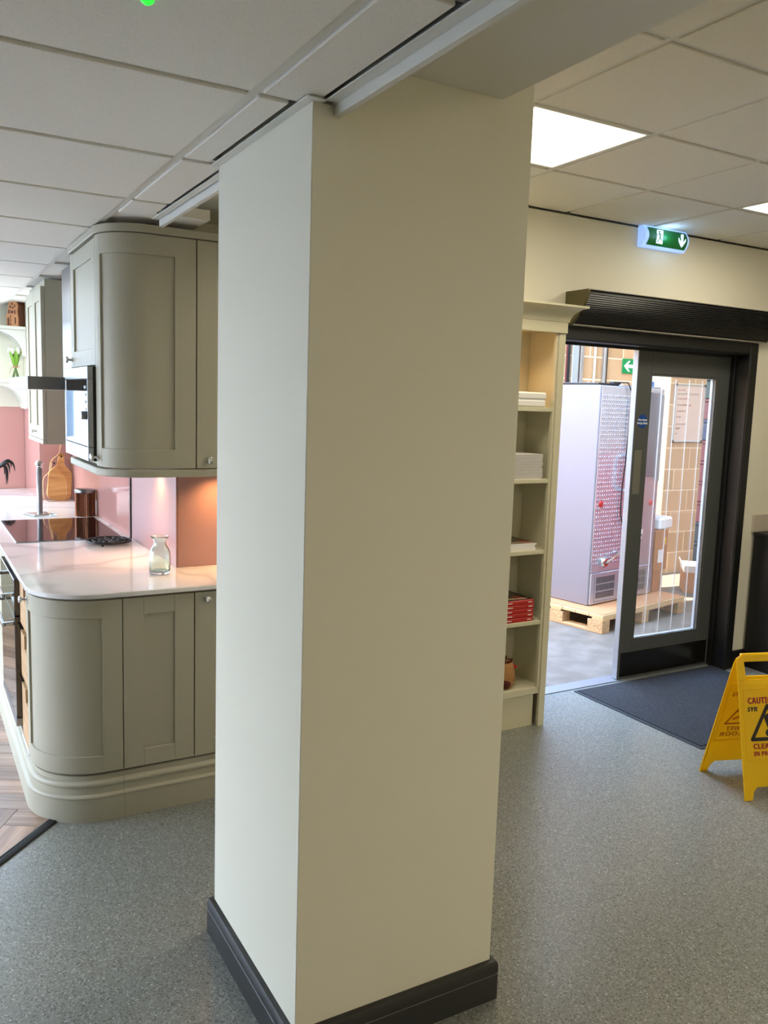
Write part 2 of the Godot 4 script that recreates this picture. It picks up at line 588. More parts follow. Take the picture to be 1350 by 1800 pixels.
	mat("crate_black", Color(0.06, 0.065, 0.07), 0.5)
	mat("beam_grey", Color(0.60, 0.62, 0.60), 0.45)
	mat("pipe_white", Color(0.88, 0.86, 0.82), 0.5)
	mat("cable", Color(0.05, 0.05, 0.05), 0.6)
	mat("cable_red", Color(0.35, 0.10, 0.08), 0.6)
	mat("stone_up", Color(0.76, 0.72, 0.66), 0.35)
	mat("facade", Color(0.80, 0.81, 0.80), 0.8)
	mat("facade_dark", Color(0.22, 0.30, 0.36), 0.2)
	mat("ground", Color(0.50, 0.50, 0.49), 0.9)

# ---------------------------------------------------------------- scene
func _ready() -> void:
	rng.seed = 7
	# camera
	var cam := Camera3D.new()
	cam.name = "camera"
	cam.position = Vector3(0, FLOOR_TO_EYE, 0)
	cam.basis = Basis.from_euler(Vector3(-0.12929114, -0.51838145, 0.03187322))
	cam.fov = rad_to_deg(2.0 * atan(900.0 / 1476.12))
	cam.near = 0.05
	cam.far = 200.0
	add_child(cam)
	cam.current = true
	# sky, exposure
	var env := Environment.new()
	var sm := ProceduralSkyMaterial.new()
	sm.sky_top_color = Color(0.63, 0.79, 1.0)
	sm.sky_horizon_color = Color(0.70, 0.715, 0.73)
	sm.sky_curve = 0.6
	sm.ground_horizon_color = Color(0.62, 0.64, 0.66)
	sm.ground_bottom_color = Color(0.45, 0.45, 0.45)
	sm.sky_energy_multiplier = 3.55
	sm.ground_energy_multiplier = 2.0
	var sky := Sky.new()
	sky.sky_material = sm
	env.background_mode = Environment.BG_SKY
	env.sky = sky
	env.tonemap_mode = Environment.TONE_MAPPER_LINEAR
	env.tonemap_exposure = 1.6
	env.sdfgi_enabled = true
	env.ssao_enabled = true
	env.ssil_enabled = true
	var we := WorldEnvironment.new()
	we.name = "world"
	we.environment = env
	add_child(we)
	# sun: over the loading bay, from the right
	var sun := DirectionalLight3D.new()
	sun.name = "sun"
	sun.light_color = Color(1.0, 0.94, 0.84)
	sun.light_energy = 6.5
	sun.light_angular_distance = 0.6
	sun.shadow_enabled = true
	add_child(sun)
	sun.look_at_from_position(Vector3(0.62, 0.77, 0.06) * 10.0, Vector3.ZERO, Vector3.UP)

	make_materials()
	build_shell()
	build_ceilings()
	build_column()
	build_kitchen_base()
	build_kitchen_uppers()
	build_kitchen_small()
	build_bookcase()
	build_door()
	build_bay()
	build_signs()
	build_lights()

# one area light under a lit fitting
func area(at: Vector3, sx: float, sz: float, c: Color, e: float, pitch := -90.0) -> void:
	var l := AreaLight3D.new()
	l.name = numbered("panel_glow")
	l.area_size = Vector2(sx, sz)
	l.light_color = c
	l.light_energy = e
	l.shadow_enabled = true
	l.area_range = 14.0
	l.area_attenuation = 2.0
	add_child(l)
	l.position = at
	l.rotation_degrees = Vector3(pitch, 0, 0)

# ---------------------------------------------------------------- room shell
func build_shell() -> void:
	wall("floor", [[-3.1, 1.35, -0.12, 0.0, -7.5, 3.7], [1.35, 6.8, -0.12, 0.0, -3.79, 3.7]], M.vinyl)
	# herringbone floor of the kitchen, cut by the dark strip
	var a := Vector2(0.46, -3.438)
	var along := Vector2(-0.68, 0.733).normalized()
	var b := a + along * 4.8
	var region := PackedVector2Array([a, b, Vector2(-2.88, b.y), Vector2(-2.88, -7.34), Vector2(0.46, -7.34)])
	var fl := shell("floor")
	var g := Geo.new()
	var flat := Transform3D(Basis(Vector3(1, 0, 0), Vector3(0, 0, 1), Vector3(0, 1, 0)), Vector3.ZERO)
	var rest := Transform3D(flat.basis, Vector3(0, 0.0005, 0))
	g.extrude(region, 0.002, rest)
	part(fl, "underlay", g, M.wood_base)
	var w := 0.133
	var view := Geometry2D.intersect_polygons(region, PackedVector2Array([Vector2(-1.5, -7.3), Vector2(0.44, -7.3), Vector2(0.44, -1.5), Vector2(-1.5, -1.5)]))[0]
	var turn := deg_to_rad(30.0)
	var eu := Vector2(cos(turn), sin(turn))
	var ev := Vector2(-sin(turn), cos(turn))
	var org := Vector2(0.346, -3.591)
	for i in range(-60, 60):
		for j in range(-16, 16):
			for k in 2:
				var lo := Vector2(i + 4 * j, i - 4 * j) + (Vector2.ZERO if k == 0 else Vector2(4, -3))
				var sz := Vector2(4, 1) if k == 0 else Vector2(1, 4)
				var ctr := org + (eu * (lo.x + sz.x / 2) + ev * (lo.y + sz.y / 2)) * w
				if ctr.x < -2.2 or ctr.x > 1.1 or ctr.y < -8.0 or ctr.y > -1.0:
					continue
				var e := 0.0012
				var poly := PackedVector2Array()
				for q in [Vector2(e, e), Vector2(sz.x * w - e, e), Vector2(sz.x * w - e, sz.y * w - e), Vector2(e, sz.y * w - e)]:
					poly.append(org + eu * (lo.x * w + q.x) + ev * (lo.y * w + q.y))
				for cut in Geometry2D.intersect_polygons(poly, view):
					# in the plank's own axes, so that the grain runs along it
					var dir := eu if k == 0 else ev
					var own := PackedVector2Array()
					for q in cut:
						var d: Vector2 = q - ctr
						own.append(Vector2(d.dot(dir), d.dot(Vector2(-dir.y, dir.x))))
					var pg := Geo.new()
					pg.extrude(own, 0.0045, flat)
					var bs := Basis(Vector3(dir.x, 0, dir.y), Vector3.UP, Vector3(-dir.y, 0, dir.x))
					put(fl, "plank", pg.mesh(), M["plank%d" % (absi(i * 7 + j * 3 + k * 5) % 4)], Vector3(ctr.x, 0.002, ctr.y), bs)
	# strip between wood and vinyl
	var st := shell("trim_1")
	var nrm := Vector2(-along.y, along.x)
	var d3 := Vector3(along.x, 0, along.y)
	var o3 := Vector3(nrm.x, 0, nrm.y)
	g = Geo.new()
	var p0 := Vector3(0.475, 0.0, -3.455)
	g.sweep([p0, p0 + d3 * 4.9], [o3, o3], [Vector2(-0.021, 0), Vector2(0.021, 0), Vector2(0.019, 0.006), Vector2(0.009, 0.009), Vector2(0.008, 0.007), Vector2(0.001, 0.008), Vector2(0.0, 0.007), Vector2(-0.001, 0.008), Vector2(-0.008, 0.007), Vector2(-0.009, 0.009), Vector2(-0.019, 0.006)])
	part(st, "ribbed_strip", g, M.mat_edge)

	# walls
	wall("wall_kitchen", [[KW, 1.6, 0, 3.0, -9.2, KEND]], M.wall)
	wall("wall_recess", [[0.836, KW, 0, 3.0, -7.5, -6.5]], M.wall)
	wall("wall_door_side", [[1.6, 3.05, 0, 2.774, -3.85, DOORWALL], [3.05, 4.80, 2.16, 2.774, -3.85, DOORWALL], [4.80, 6.7, 0, 2.774, -3.85, DOORWALL], [1.6, 6.7, 2.774, 3.0, -3.85, -3.79]], M.wall)
	wall("wall_far", [[-3.1, -2.7, 0, 3.0, -7.56, -7.36], [-2.7, 0.37, 0, 1.02, -7.56, -7.36], [-2.7, 0.37, 2.30, 3.0, -7.56, -7.36], [0.37, 0.834, 0, 3.0, -7.56, -7.36]], M.wall)
	wall("wall_left", [[-3.1, -2.9, 0, 3.0, -7.56, -7.25], [-3.1, -2.9, 0, 0.08, -7.25, -3.5], [-3.1, -2.9, 2.33, 3.0, -7.25, -3.5], [-3.1, -2.9, 0, 3.0, -3.5, 3.8]], M.wall)
	wall("wall_behind", [[-3.1, 6.9, 0, 3.0, 3.6, 3.8]], M.wall)
	wall("wall_right", [[6.7, 6.9, 0, 3.0, -3.85, 3.6]], M.wall)
	# windows
	window("window_1", Vector3(-2.7, 1.02, -7.46), Vector3(3.07, 0, 0), 1.28, 3)
	window("window_2", Vector3(-3.0, 0.08, -7.25), Vector3(0, 0, 3.75), 2.25, 4)
	# skirting on the door wall
	g = Geo.new()
	g.sweep([Vector3(4.86, 0, DOORWALL), Vector3(6.7, 0, DOORWALL)], [Vector3(0, 0, 1), Vector3(0, 0, 1)], skirt_profile())
	var bb := shell("baseboard_door_side")
	part(bb, "board", g, M.frame_black)

func skirt_profile() -> Array:
	return [Vector2(0, 0), Vector2(0.018, 0), Vector2(0.018, 0.078), Vector2(0.0165, 0.0795), Vector2(0.0165, 0.083), Vector2(0.018, 0.0845), Vector2(0.018, 0.108), Vector2(0.014, 0.118), Vector2(0.004, 0.12), Vector2(0, 0.12)]

func window(called: String, at: Vector3, run: Vector3, h: float, panes: int) -> void:
	var o := shell(called)
	var len := run.length()
	var d := run.normalized()
	var out := d.cross(Vector3.UP)
	var xf := Transform3D(Basis(d, Vector3.UP, -out), at)
	var g := Geo.new()
	g.box(0, len, 0, 0.05, -0.035, 0.035, 0.003, xf)
	g.box(0, len, h - 0.05, h, -0.035, 0.035, 0.003, xf)
	for i in panes + 1:
		var x := i * (len - 0.05) / panes
		g.box(x, x + 0.05, 0.05, h - 0.05, -0.035, 0.035, 0.003, xf)
	part(o, "window_frame", g, M.trim_white)
	for i in panes:
		var x0 := i * (len - 0.05) / panes + 0.05
		g = Geo.new()
		g.box(x0, x0 + (len - 0.05) / panes - 0.05, 0.05, h - 0.05, -0.003, 0.003, 0, xf)
		part(o, "pane", g, M.pane)

# ---------------------------------------------------------------- ceilings
func tile(parent: Node, x0: float, x1: float, z0: float, z1: float, y: float) -> void:
	var e := 0.0135
	var sx := x1 - x0 - 2 * e
	var sz := z1 - z0 - 2 * e
	if sx < 0.02 or sz < 0.02:
		return
	put(parent, "ceiling_tile", shared_box(sx, 0.018, sz, 0.002), M.tile, Vector3((x0 + x1) / 2, y + 0.003, (z0 + z1) / 2))

func build_ceilings() -> void:
	var c := shell("ceiling")
	var g := Geo.new()
	# low ceiling
	var xs := [-1.705, -1.105, -0.505, 0.095, 0.695]
	var zs := []
	for i in range(-9, 6):
		zs.append(-1.852 + 0.6 * i)
	for i in zs.size() - 1:
		var z0: float = maxf(zs[i], -7.34)
		var z1: float = zs[i + 1]
		for k in xs.size() - 1:
			if k == 2 and i == 1:
				continue
			tile(c, xs[k], xs[k + 1], z0, z1, LOW)
		# the cut strip beside the drop, narrower along the column and the wall units
		if z1 > -3.3:
			var lo := maxf(z0, -3.30)
			if z0 >= -1.86 or z1 <= -2.44:
				tile(c, 0.695, 0.843, lo, z1, LOW)
			else:
				tile(c, 0.695, 0.795, lo, z1, LOW)
	for x in xs:
		put(c, "grid_bar", shared_box(0.024, 0.012, 9.0, 0.0), M.grid, Vector3(x, LOW + 0.0065, -2.86))
	for z in zs:
		if z > -7.33:
			put(c, "grid_bar", shared_box(0.6 * 4 + 0.155, 0.010, 0.024, 0.0), M.grid, Vector3(-0.43, LOW + 0.0070, z))
	part(c, "slab", bx(-2.9, 0.70, LOW + 0.0125, LOW + 0.05, -7.4, 3.6, 0), M.tile)
	part(c, "slab", bx(0.70, 0.765, LOW + 0.0125, LOW + 0.05, -3.3, 3.6, 0), M.tile)
	part(c, "slab", bx(0.70, KW, LOW + 0.0125, LOW + 0.05, -7.4, -3.3, 0), M.tile)
	# edge angle along the drop and round the column
	var tr := shell("trim_2")
	part(tr, "edge_angle", bx(0.835, 0.857, LOW - 0.012, LOW - 0.009, -1.80, 3.59, 0), M.grid)
	part(tr, "edge_angle", bx(0.855, 0.862, LOW - 0.012, LOW + 0.012, -1.80, 3.59, 0), M.grid)
	part(tr, "edge_angle", bx(0.789, 0.811, LOW - 0.012, LOW - 0.009, -2.452, -1.80, 0), M.grid)
	part(tr, "edge_angle", bx(0.789, 0.857, LOW - 0.012, LOW - 0.009, -1.80, -1.778, 0), M.grid)
	part(tr, "edge_angle", bx(0.835, 0.857, LOW - 0.012, LOW - 0.009, -3.30, -2.452, 0), M.grid)
	# batten and upright board of the drop
	part(tr, "batten", bx(0.863, 0.882, LOW - 0.036, SOFFIT, -1.799, 3.59, 0.002), M.trim_white)
	part(tr, "batten", bx(0.863, 0.882, LOW - 0.036, SOFFIT, -3.305, -2.452, 0.002), M.trim_white)
	var so := shell("ceiling")
	part(so, "soffit", bx(0.863, 1.333, SOFFIT, 2.99, -1.799, 3.59, 0), M.soffit)
	part(so, "soffit", bx(0.863, 1.60, SOFFIT, 2.99, -3.76, -2.452, 0), M.soffit)
	part(so, "slab", bx(-3.1, 1.6, 3.0, 3.15, -7.56, 3.8, 0), M.soffit)
	part(so, "slab", bx(1.6, 6.9, 3.0, 3.15, -3.85, 3.8, 0), M.soffit)
	# high ceiling
	var h := shell("ceiling")
	var hx := [1.346]
	for i in 8:
		hx.append(1.956 + 0.61 * i)
	var hz := []
	for i in range(-2, 10):
		hz.append(-1.849 + 0.61 * i)
	var lit := {}
	for q in lamp_cells():
		lit["%.2f %.2f" % [q.x, q.y]] = true
	for k in hx.size() - 1:
		for i in range(-1, hz.size() - 1):
			var z0: float = -3.670 if i < 0 else hz[i]
			var z1: float = hz[i + 1]
			if lit.has("%.2f %.2f" % [hx[k], z0]):
				continue
			var x0: float = hx[k]
			if k == 0 and z1 > -2.47 and z0 < -1.8:
				x0 = 1.437
			tile(h, x0, hx[k + 1], z0, z1, HIGH)
	for k in range(1, hx.size()):
		put(h, "grid_bar", shared_box(0.024, 0.012, 6.7, 0.0), M.grid, Vector3(hx[k], HIGH + 0.0065, -0.30))
	for z in hz:
		put(h, "grid_bar", shared_box(4.27, 0.010, 0.024, 0.0), M.grid, Vector3(3.58 + 0.0, HIGH + 0.0070, z))
	part(h, "slab", bx(1.334, 6.7, HIGH + 0.0125, HIGH + 0.05, -3.6, 3.6, 0), M.tile)

func lamp_cells() -> Array:
	# corners (x, z) of the cells that hold a light panel
	var a := []
	for x in [1.956, 3.786]:
		for z in [-3.069, -3.069 + 0.61 * 6, -3.069 + 0.61 * 9]:  # second and third rows are added out of view to light the column
			a.append(Vector2(x, z))
	return a

# ---------------------------------------------------------------- column
func build_column() -> void:
	var t := thing("column", "square cream painted column with black skirting in the middle of the vinyl floor", "column", Vector3(1.122, 0, -2.125))
	part(t, "shaft", bx(0.812, 1.432, 0.0, 2.99, -2.45, -1.80, 0.002), M.wall)
	var pr := skirt_profile()
	var x0 := 0.812
	var x1 := 1.432
	var z0 := -2.45
	var z1 := -1.80
	var runs := [[Vector3(x0, 0, z1), Vector3(x1, 0, z1), Vector3(0, 0, 1)], [Vector3(x0, 0, z0), Vector3(x0, 0, z1), Vector3(-1, 0, 0)], [Vector3(x0, 0, z0), Vector3(x1, 0, z0), Vector3(0, 0, -1)], [Vector3(x1, 0, z0), Vector3(x1, 0, z1), Vector3(1, 0, 0)]]
	for r in runs:
		var g := Geo.new()
		g.sweep([r[0], r[1]], [r[2], r[2]], pr, true, -1.0, 1.0)
		part(t, "skirting_board", g, M.skirt, "black skirting board with a routed line")

# ---------------------------------------------------------------- kitchen
func knob(parent: Node, at: Vector3, out: Vector3, s := 1.0) -> void:
	var b := Basis(Quaternion(Vector3.UP, out))
	var g := Geo.new()
	var pr := [Vector2(0.0, 0), Vector2(0.010, 0), Vector2(0.010, 0.003), Vector2(0.0055, 0.006), Vector2(0.005, 0.016), Vector2(0.012, 0.020), Vector2(0.0155, 0.025), Vector2(0.015, 0.030), Vector2(0.010, 0.033), Vector2(0, 0.034)]
	for i in pr.size():
		pr[i] = pr[i] * s
	g.lathe(pr, 16, Transform3D(b, at))
	part(parent, "knob", g, M.chrome, "round chrome knob")

# a shaker door on a flat front: o = one lower corner on the front plane, along = width direction, out = facing
func shaker(parent: Node, o: Vector3, along: Vector3, out: Vector3, w: float, h: float, stile: float, rail: float, m: Material, knob_at := Vector2(-1, -1), th := 0.022) -> void:
	var xf := Transform3D(Basis(along, Vector3.UP, out), o)
	var g := Geo.new()
	var c := 0.0015
	g.box(0, stile, 0, h, 0, th, c, xf)
	g.box(w - stile, w, 0, h, 0, th, c, xf)
	g.box(stile, w - stile, 0, rail, 0, th - 0.0003, c, xf)
	g.box(stile, w - stile, h - rail, h, 0, th - 0.0003, c, xf)
	var d := part(parent, "door", g, m)
	g = Geo.new()
	g.box(stile - 0.002, w - stile + 0.002, rail - 0.002, h - rail + 0.002, 0.002, th - 0.009, 0, xf)
	part(d, "door_panel", g, m)
	if knob_at.x >= 0.0:
		knob(d, xf * Vector3(knob_at.x, knob_at.y, th), out)

# a round-cornered shaker door
func curved_door(parent: Node, L: float, zf: float, r: float, zs: float, xe: float, y0: float, y1: float, sl: float, sr: float, rail: float, m: Material, knob_at: Vector3) -> void:
	var th := 0.022
	var g := Geo.new()
	var zl := zs + sl
	# left stile, then rails following the curve, then right stile
	var full := corner_path(L, zf, r, zs, xe)
	if zl <= zf - r:
		g.sweep([Vector3(L, 0, zs), Vector3(L, 0, zl)], [Vector3(-1, 0, 0), Vector3(-1, 0, 0)], rect(-th, 0, y0, y1))
		full = corner_path(L, zf, r, zl, xe - sr)
	else:
		var u := (zl - (zf - r)) / (r * PI / 2)
		var a := corner_path(L, zf, r, zs, L + r, 0.0, u)
		g.sweep(a[0], a[1], rect(-th, 0, y0, y1))
		full = corner_path(L, zf, r, zl, xe - sr, u, 1.0)
	g.sweep([Vector3(xe - sr, 0, zf), Vector3(xe, 0, zf)], [Vector3(0, 0, 1), Vector3(0, 0, 1)], rect(-th, 0, y0, y1))
	g.sweep(full[0], full[1], rect(-th, -0.0003, y0, y0 + rail))
	g.sweep(full[0], full[1], rect(-th, -0.0003, y1 - rail, y1))
	var d := part(parent, "door", g, m)
	g = Geo.new()
	g.sweep(full[0], full[1], [Vector2(-th + 0.002, y0 + rail - 0.002), Vector2(-0.009, y0 + rail - 0.002), Vector2(-0.009, y1 - rail + 0.002), Vector2(-th + 0.002, y1 - rail + 0.002)])
	part(d, "door_panel", g, m)
	knob(d, knob_at, Vector3(-1, 0, 0))

func plan(pts: Array, y0: float, y1: float, c := 0.0) -> Geo:
	var g := Geo.new()
	var poly := PackedVector2Array()
	for p in pts:
		poly.append(Vector2(p.x, p.z) if p is Vector3 else p)
	g.extrude(poly, y1 - y0, Transform3D(Basis(Vector3(1, 0, 0), Vector3(0, 0, 1), Vector3(0, 1, 0)), Vector3(0, y0, 0)), c)
	return g

func build_kitchen_base() -> void:
	var L := 0.405
	var zf := -3.370
	var r := 0.25
	# corner unit with the round door
	var t := thing("base_cabinet", "grey-green base cabinet with a rounded corner door below the worktop", "cabinet", Vector3(0.56, 0, -3.55))
	var p: Array = corner_path(L + 0.023, zf - 0.023, r - 0.023, -3.686, 0.727)[0]
	part(t, "carcass", plan(p + [Vector3(0.727, 0, -3.70), Vector3(0.70, 0, -3.70)], 0.188, 0.92), M.cab)
	curved_door(t, L, zf, r, -3.685, 0.727, 0.198, 0.914, 0.062, 0.078, 0.072, M.cab, Vector3(L, 0.880, -3.652))
	# flat units of the end face
	t = thing("base_cabinet", "base cabinet with a flat knobless panelled front next to the rounded door", "cabinet", Vector3(0.876, 0, -3.57))
	part(t, "carcass", bx(0.7305, 1.0245, 0.188, 0.92, KEND + 0.002, zf - 0.0225, 0), M.cab)
	shaker(t, Vector3(0.7305, 0.198, zf - 0.022), Vector3.RIGHT, Vector3.BACK, 0.2915, 0.716, 0.082, 0.072, M.cab)
	t = thing("base_cabinet", "base cabinet with a knob high on its door, half hidden by the column", "cabinet", Vector3(1.175, 0, -3.57))
	part(t, "carcass", bx(1.025, 1.33, 0.188, 0.92, KEND + 0.002, zf - 0.0225, 0), M.cab)
	shaker(t, Vector3(1.0265, 0.198, zf - 0.022), Vector3.RIGHT, Vector3.BACK, 0.30, 0.716, 0.082, 0.072, M.cab, Vector2(0.048, 0.688))
	# drawer stack between the round door and the oven
	t = thing("drawer_unit", "narrow stack of oak drawers with cut-out handles beside the oven", "drawers", Vector3(0.70, 0, -3.90))
	part(t, "carcass", bx(0.43, 0.70, 0.188, 0.92, -3.932, -3.712, 0), M.cab)
	part(t, "base_shelf", bx(0.404, 0.43, 0.188, 0.203, -3.932, -3.688, 0.001), M.trim_white)
	var dy := [[0.205, 0.46], [0.475, 0.70], [0.715, 0.915]]
	for q in dy:
		var g := Geo.new()
		var zc := -3.90
		# oak front with a notch in its upper edge
		var sh := PackedVector2Array([Vector2(-3.928, q[0]), Vector2(-3.690, q[0]), Vector2(-3.690, q[1] - 0.02), Vector2(-3.715, q[1] - 0.02), Vector2(-3.725, q[1] - 0.075), Vector2(-3.80, q[1] - 0.075), Vector2(-3.81, q[1] - 0.02), Vector2(-3.928, q[1] - 0.02)])
		g.extrude(sh, 0.018, Transform3D(Basis(Vector3(0, 0, 1), Vector3(0, 1, 0), Vector3(1, 0, 0)), Vector3(0.408, 0, 0)), 0.001)
		part(t, "drawer", g, M.oak, "oak drawer front with a notched handle")
	# oven
	t = thing("built_in_oven", "built-in oven with mirrored glass door and steel bar handles under the hob", "oven", Vector3(0.70, 0, -4.24))
	part(t, "body", bx(0.412, KW - 0.01, 0.19, 0.92, -4.53, -3.936, 0.002), M.black)
	var fd := part(t, "door", bx(0.385, 0.411, 0.272, 0.735, -4.528, -3.938, 0.002), M.oven_glass, "dark mirrored glass door")
	var pn := part(t, "control_panel", bx(0.385, 0.411, 0.74, 0.905, -4.528, -3.938, 0.002), M.oven_glass)
	part(t, "steel_strip", bx(0.383, 0.411, 0.232, 0.268, -4.528, -3.938, 0.002), M.steel)
	for y in [0.700, 0.83]:
		var g := Geo.new()
		g.box(0.335, 0.349, y - 0.010, y + 0.010, -4.51, -3.955, 0.003)
		g.box(0.349, 0.386, y - 0.008, y + 0.008, -3.985, -3.965, 0.002)
		g.box(0.349, 0.386, y - 0.008, y + 0.008, -4.50, -4.48, 0.002)
		part(fd if y < 0.74 else pn, "handle", g, M.chrome, "polished steel bar handle")
	# the run beyond the oven
	for k in 3:
		var z1 := -4.534 - k * 0.645
		t = thing("base_cabinet", ["base cabinet right behind the oven below the hob", "base cabinet second behind the oven", "base cabinet against the far splashback"][k], "cabinet", Vector3(0.73, 0, z1 - 0.305))
		part(t, "carcass", bx(L + 0.0235, KW - 0.01, 0.188, 0.92, z1 - 0.643, z1, 0), M.cab)
		shaker(t, Vector3(L + 0.022, 0.198, z1 - 0.640), Vector3(0, 0, 1), Vector3(-1, 0, 0), 0.637, 0.716, 0.075, 0.072, M.cab, Vector2(0.05, 0.68))
	t = thing("base_cabinet", "base cabinet in the recess under the far counter", "cabinet", Vector3(0.62, 0, -6.9))
	part(t, "carcass", bx(L + 0.0235, 0.83, 0.188, 0.92, -7.34, -6.475, 0), M.cab)
	shaker(t, Vector3(L + 0.022, 0.198, -7.335), Vector3(0, 0, 1), Vector3(-1, 0, 0), 0.855, 0.716, 0.075, 0.072, M.cab, Vector2(0.05, 0.68))
	for k in 4:
		var xr := 0.36 - k * 0.70
		t = thing("base_cabinet", ["base cabinet under the far window next to the corner run", "second base cabinet under the far window", "third base cabinet under the far window", "base cabinet at the end of the far window run"][k], "cabinet", Vector3(xr - 0.35, 0, -7.05), "cabinets under the far window")
		part(t, "carcass", bx(xr - 0.697, xr, 0.188, 0.92, -7.355, -6.80, 0), M.cab)
		shaker(t, Vector3(xr - 0.695, 0.198, -6.7995), Vector3(1, 0, 0), Vector3(0, 0, 1), 0.692, 0.716, 0.075, 0.072, M.cab, Vector2(0.64, 0.68))
		part(t, "plinth_board", bx(xr - 0.698, xr - 0.001, 0.005, 0.187, -7.355, -6.765, 0.003), M.cab)
		part(t, "worktop", bx(xr - 0.699, xr, 0.9255, WT, -7.355, -6.76, 0.002), M.quartz)
	# moulded plinth
	var pl := [Vector2(-0.02, 0.0), Vector2(0.020, 0.0), Vector2(0.020, 0.097), Vector2(0.0215, 0.099), Vector2(0.0225, 0.104), Vector2(0.0205, 0.109), Vector2(0.016, 0.1125), Vector2(0.0105, 0.1135), Vector2(0.0075, 0.1145), Vector2(0.0075, 0.124), Vector2(0.0065, 0.136), Vector2(0.0065, 0.141), Vector2(0.009, 0.143), Vector2(0.011, 0.148), Vector2(0.0105, 0.155), Vector2(0.007, 0.161), Vector2(0.001, 0.1645), Vector2(-0.006, 0.1655), Vector2(-0.008, 0.166), Vector2(-0.008, 0.1865), Vector2(-0.02, 0.1875)]
	t = thing("plinth", "moulded grey-green plinth curving round the foot of the base cabinets", "plinth", Vector3(0.6, 0, -3.6))
	var a := corner_path(L, zf, r, -7.34, 0.727)
	var g2 := Geo.new()
	g2.sweep(a[0], a[1], pl)
	part(t, "curved_board", g2, M.cab)
	g2 = Geo.new()
	g2.sweep([Vector3(0.728, 0, zf), Vector3(1.33, 0, zf)], [Vector3(0, 0, 1), Vector3(0, 0, 1)], pl)
	part(t, "straight_board", g2, M.cab)
	# worktop
	t = thing("worktop", "white quartz worktop with soft grey veins and a rounded corner", "worktop", Vector3(0.73, WT - 0.02, -4.5))
	p = corner_path(0.392, -3.350, 0.262, -7.352, 1.35)[0]
	part(t, "slab", plan(p + [Vector3(1.35, 0, KEND + 0.001), Vector3(KW - 0.001, 0, KEND + 0.001), Vector3(KW - 0.001, 0, -6.495), Vector3(0.834, 0, -6.495), Vector3(0.834, 0, -7.352)], WT - 0.020, WT, 0.003), M.quartz)

	# glass splashbacks
	t = thing("splashback_panel", "glossy pink glass splashback on the end of the wall below the wall cabinets", "splashback", Vector3(1.2, WT, KEND))
	part(t, "glass_panel", bx(KW + 0.002, 1.5, WT + 0.001, 1.50, KEND, KEND + 0.006, 0.0008), M.pink_satin)
	t = thing("splashback_panel", "glossy pink glass splashback beside the glass jar", "splashback", Vector3(KW, WT, -4.2))
	part(t, "glass_panel", bx(KW - 0.006, KW, WT + 0.001, 1.50, -4.628, KEND + 0.006, 0.0008), M.pink_satin)
	part(t, "edge_strip", bx(KW - 0.013, KW, WT + 0.001, 1.50, -4.648, -4.629, 0.0005), M.black, "black edge strip")
	t = thing("splashback_panel", "glossy pink glass splashback behind the hob", "splashback", Vector3(KW, WT, -5.5))
	part(t, "glass_panel", bx(KW - 0.010, KW, WT + 0.001, 1.78, -6.49, -4.649, 0.0008), M.pink)
	t = thing("splashback_panel", "pink glass panel behind the chopping boards", "splashback", Vector3(0.95, WT, -6.5))
	part(t, "glass_panel", bx(0.836, KW - 0.011, WT + 0.001, 1.62, -6.499, -6.493, 0.0008), M.pink)
	t = thing("splashback_panel", "narrow pink glass panel in the recess side below the shelves", "splashback", Vector3(0.835, WT, -6.9))
	part(t, "glass_panel", bx(0.829, 0.835, WT + 0.001, 1.60, -7.352, -6.494, 0.0008), M.pink)
	t = thing("splashback_panel", "pink glass panel on the far wall below the white shelves", "splashback", Vector3(0.5, WT, -7.36))
	part(t, "glass_panel", bx(0.392, 0.828, WT + 0.001, 1.60, -7.359, -7.353, 0.0008), M.pink)

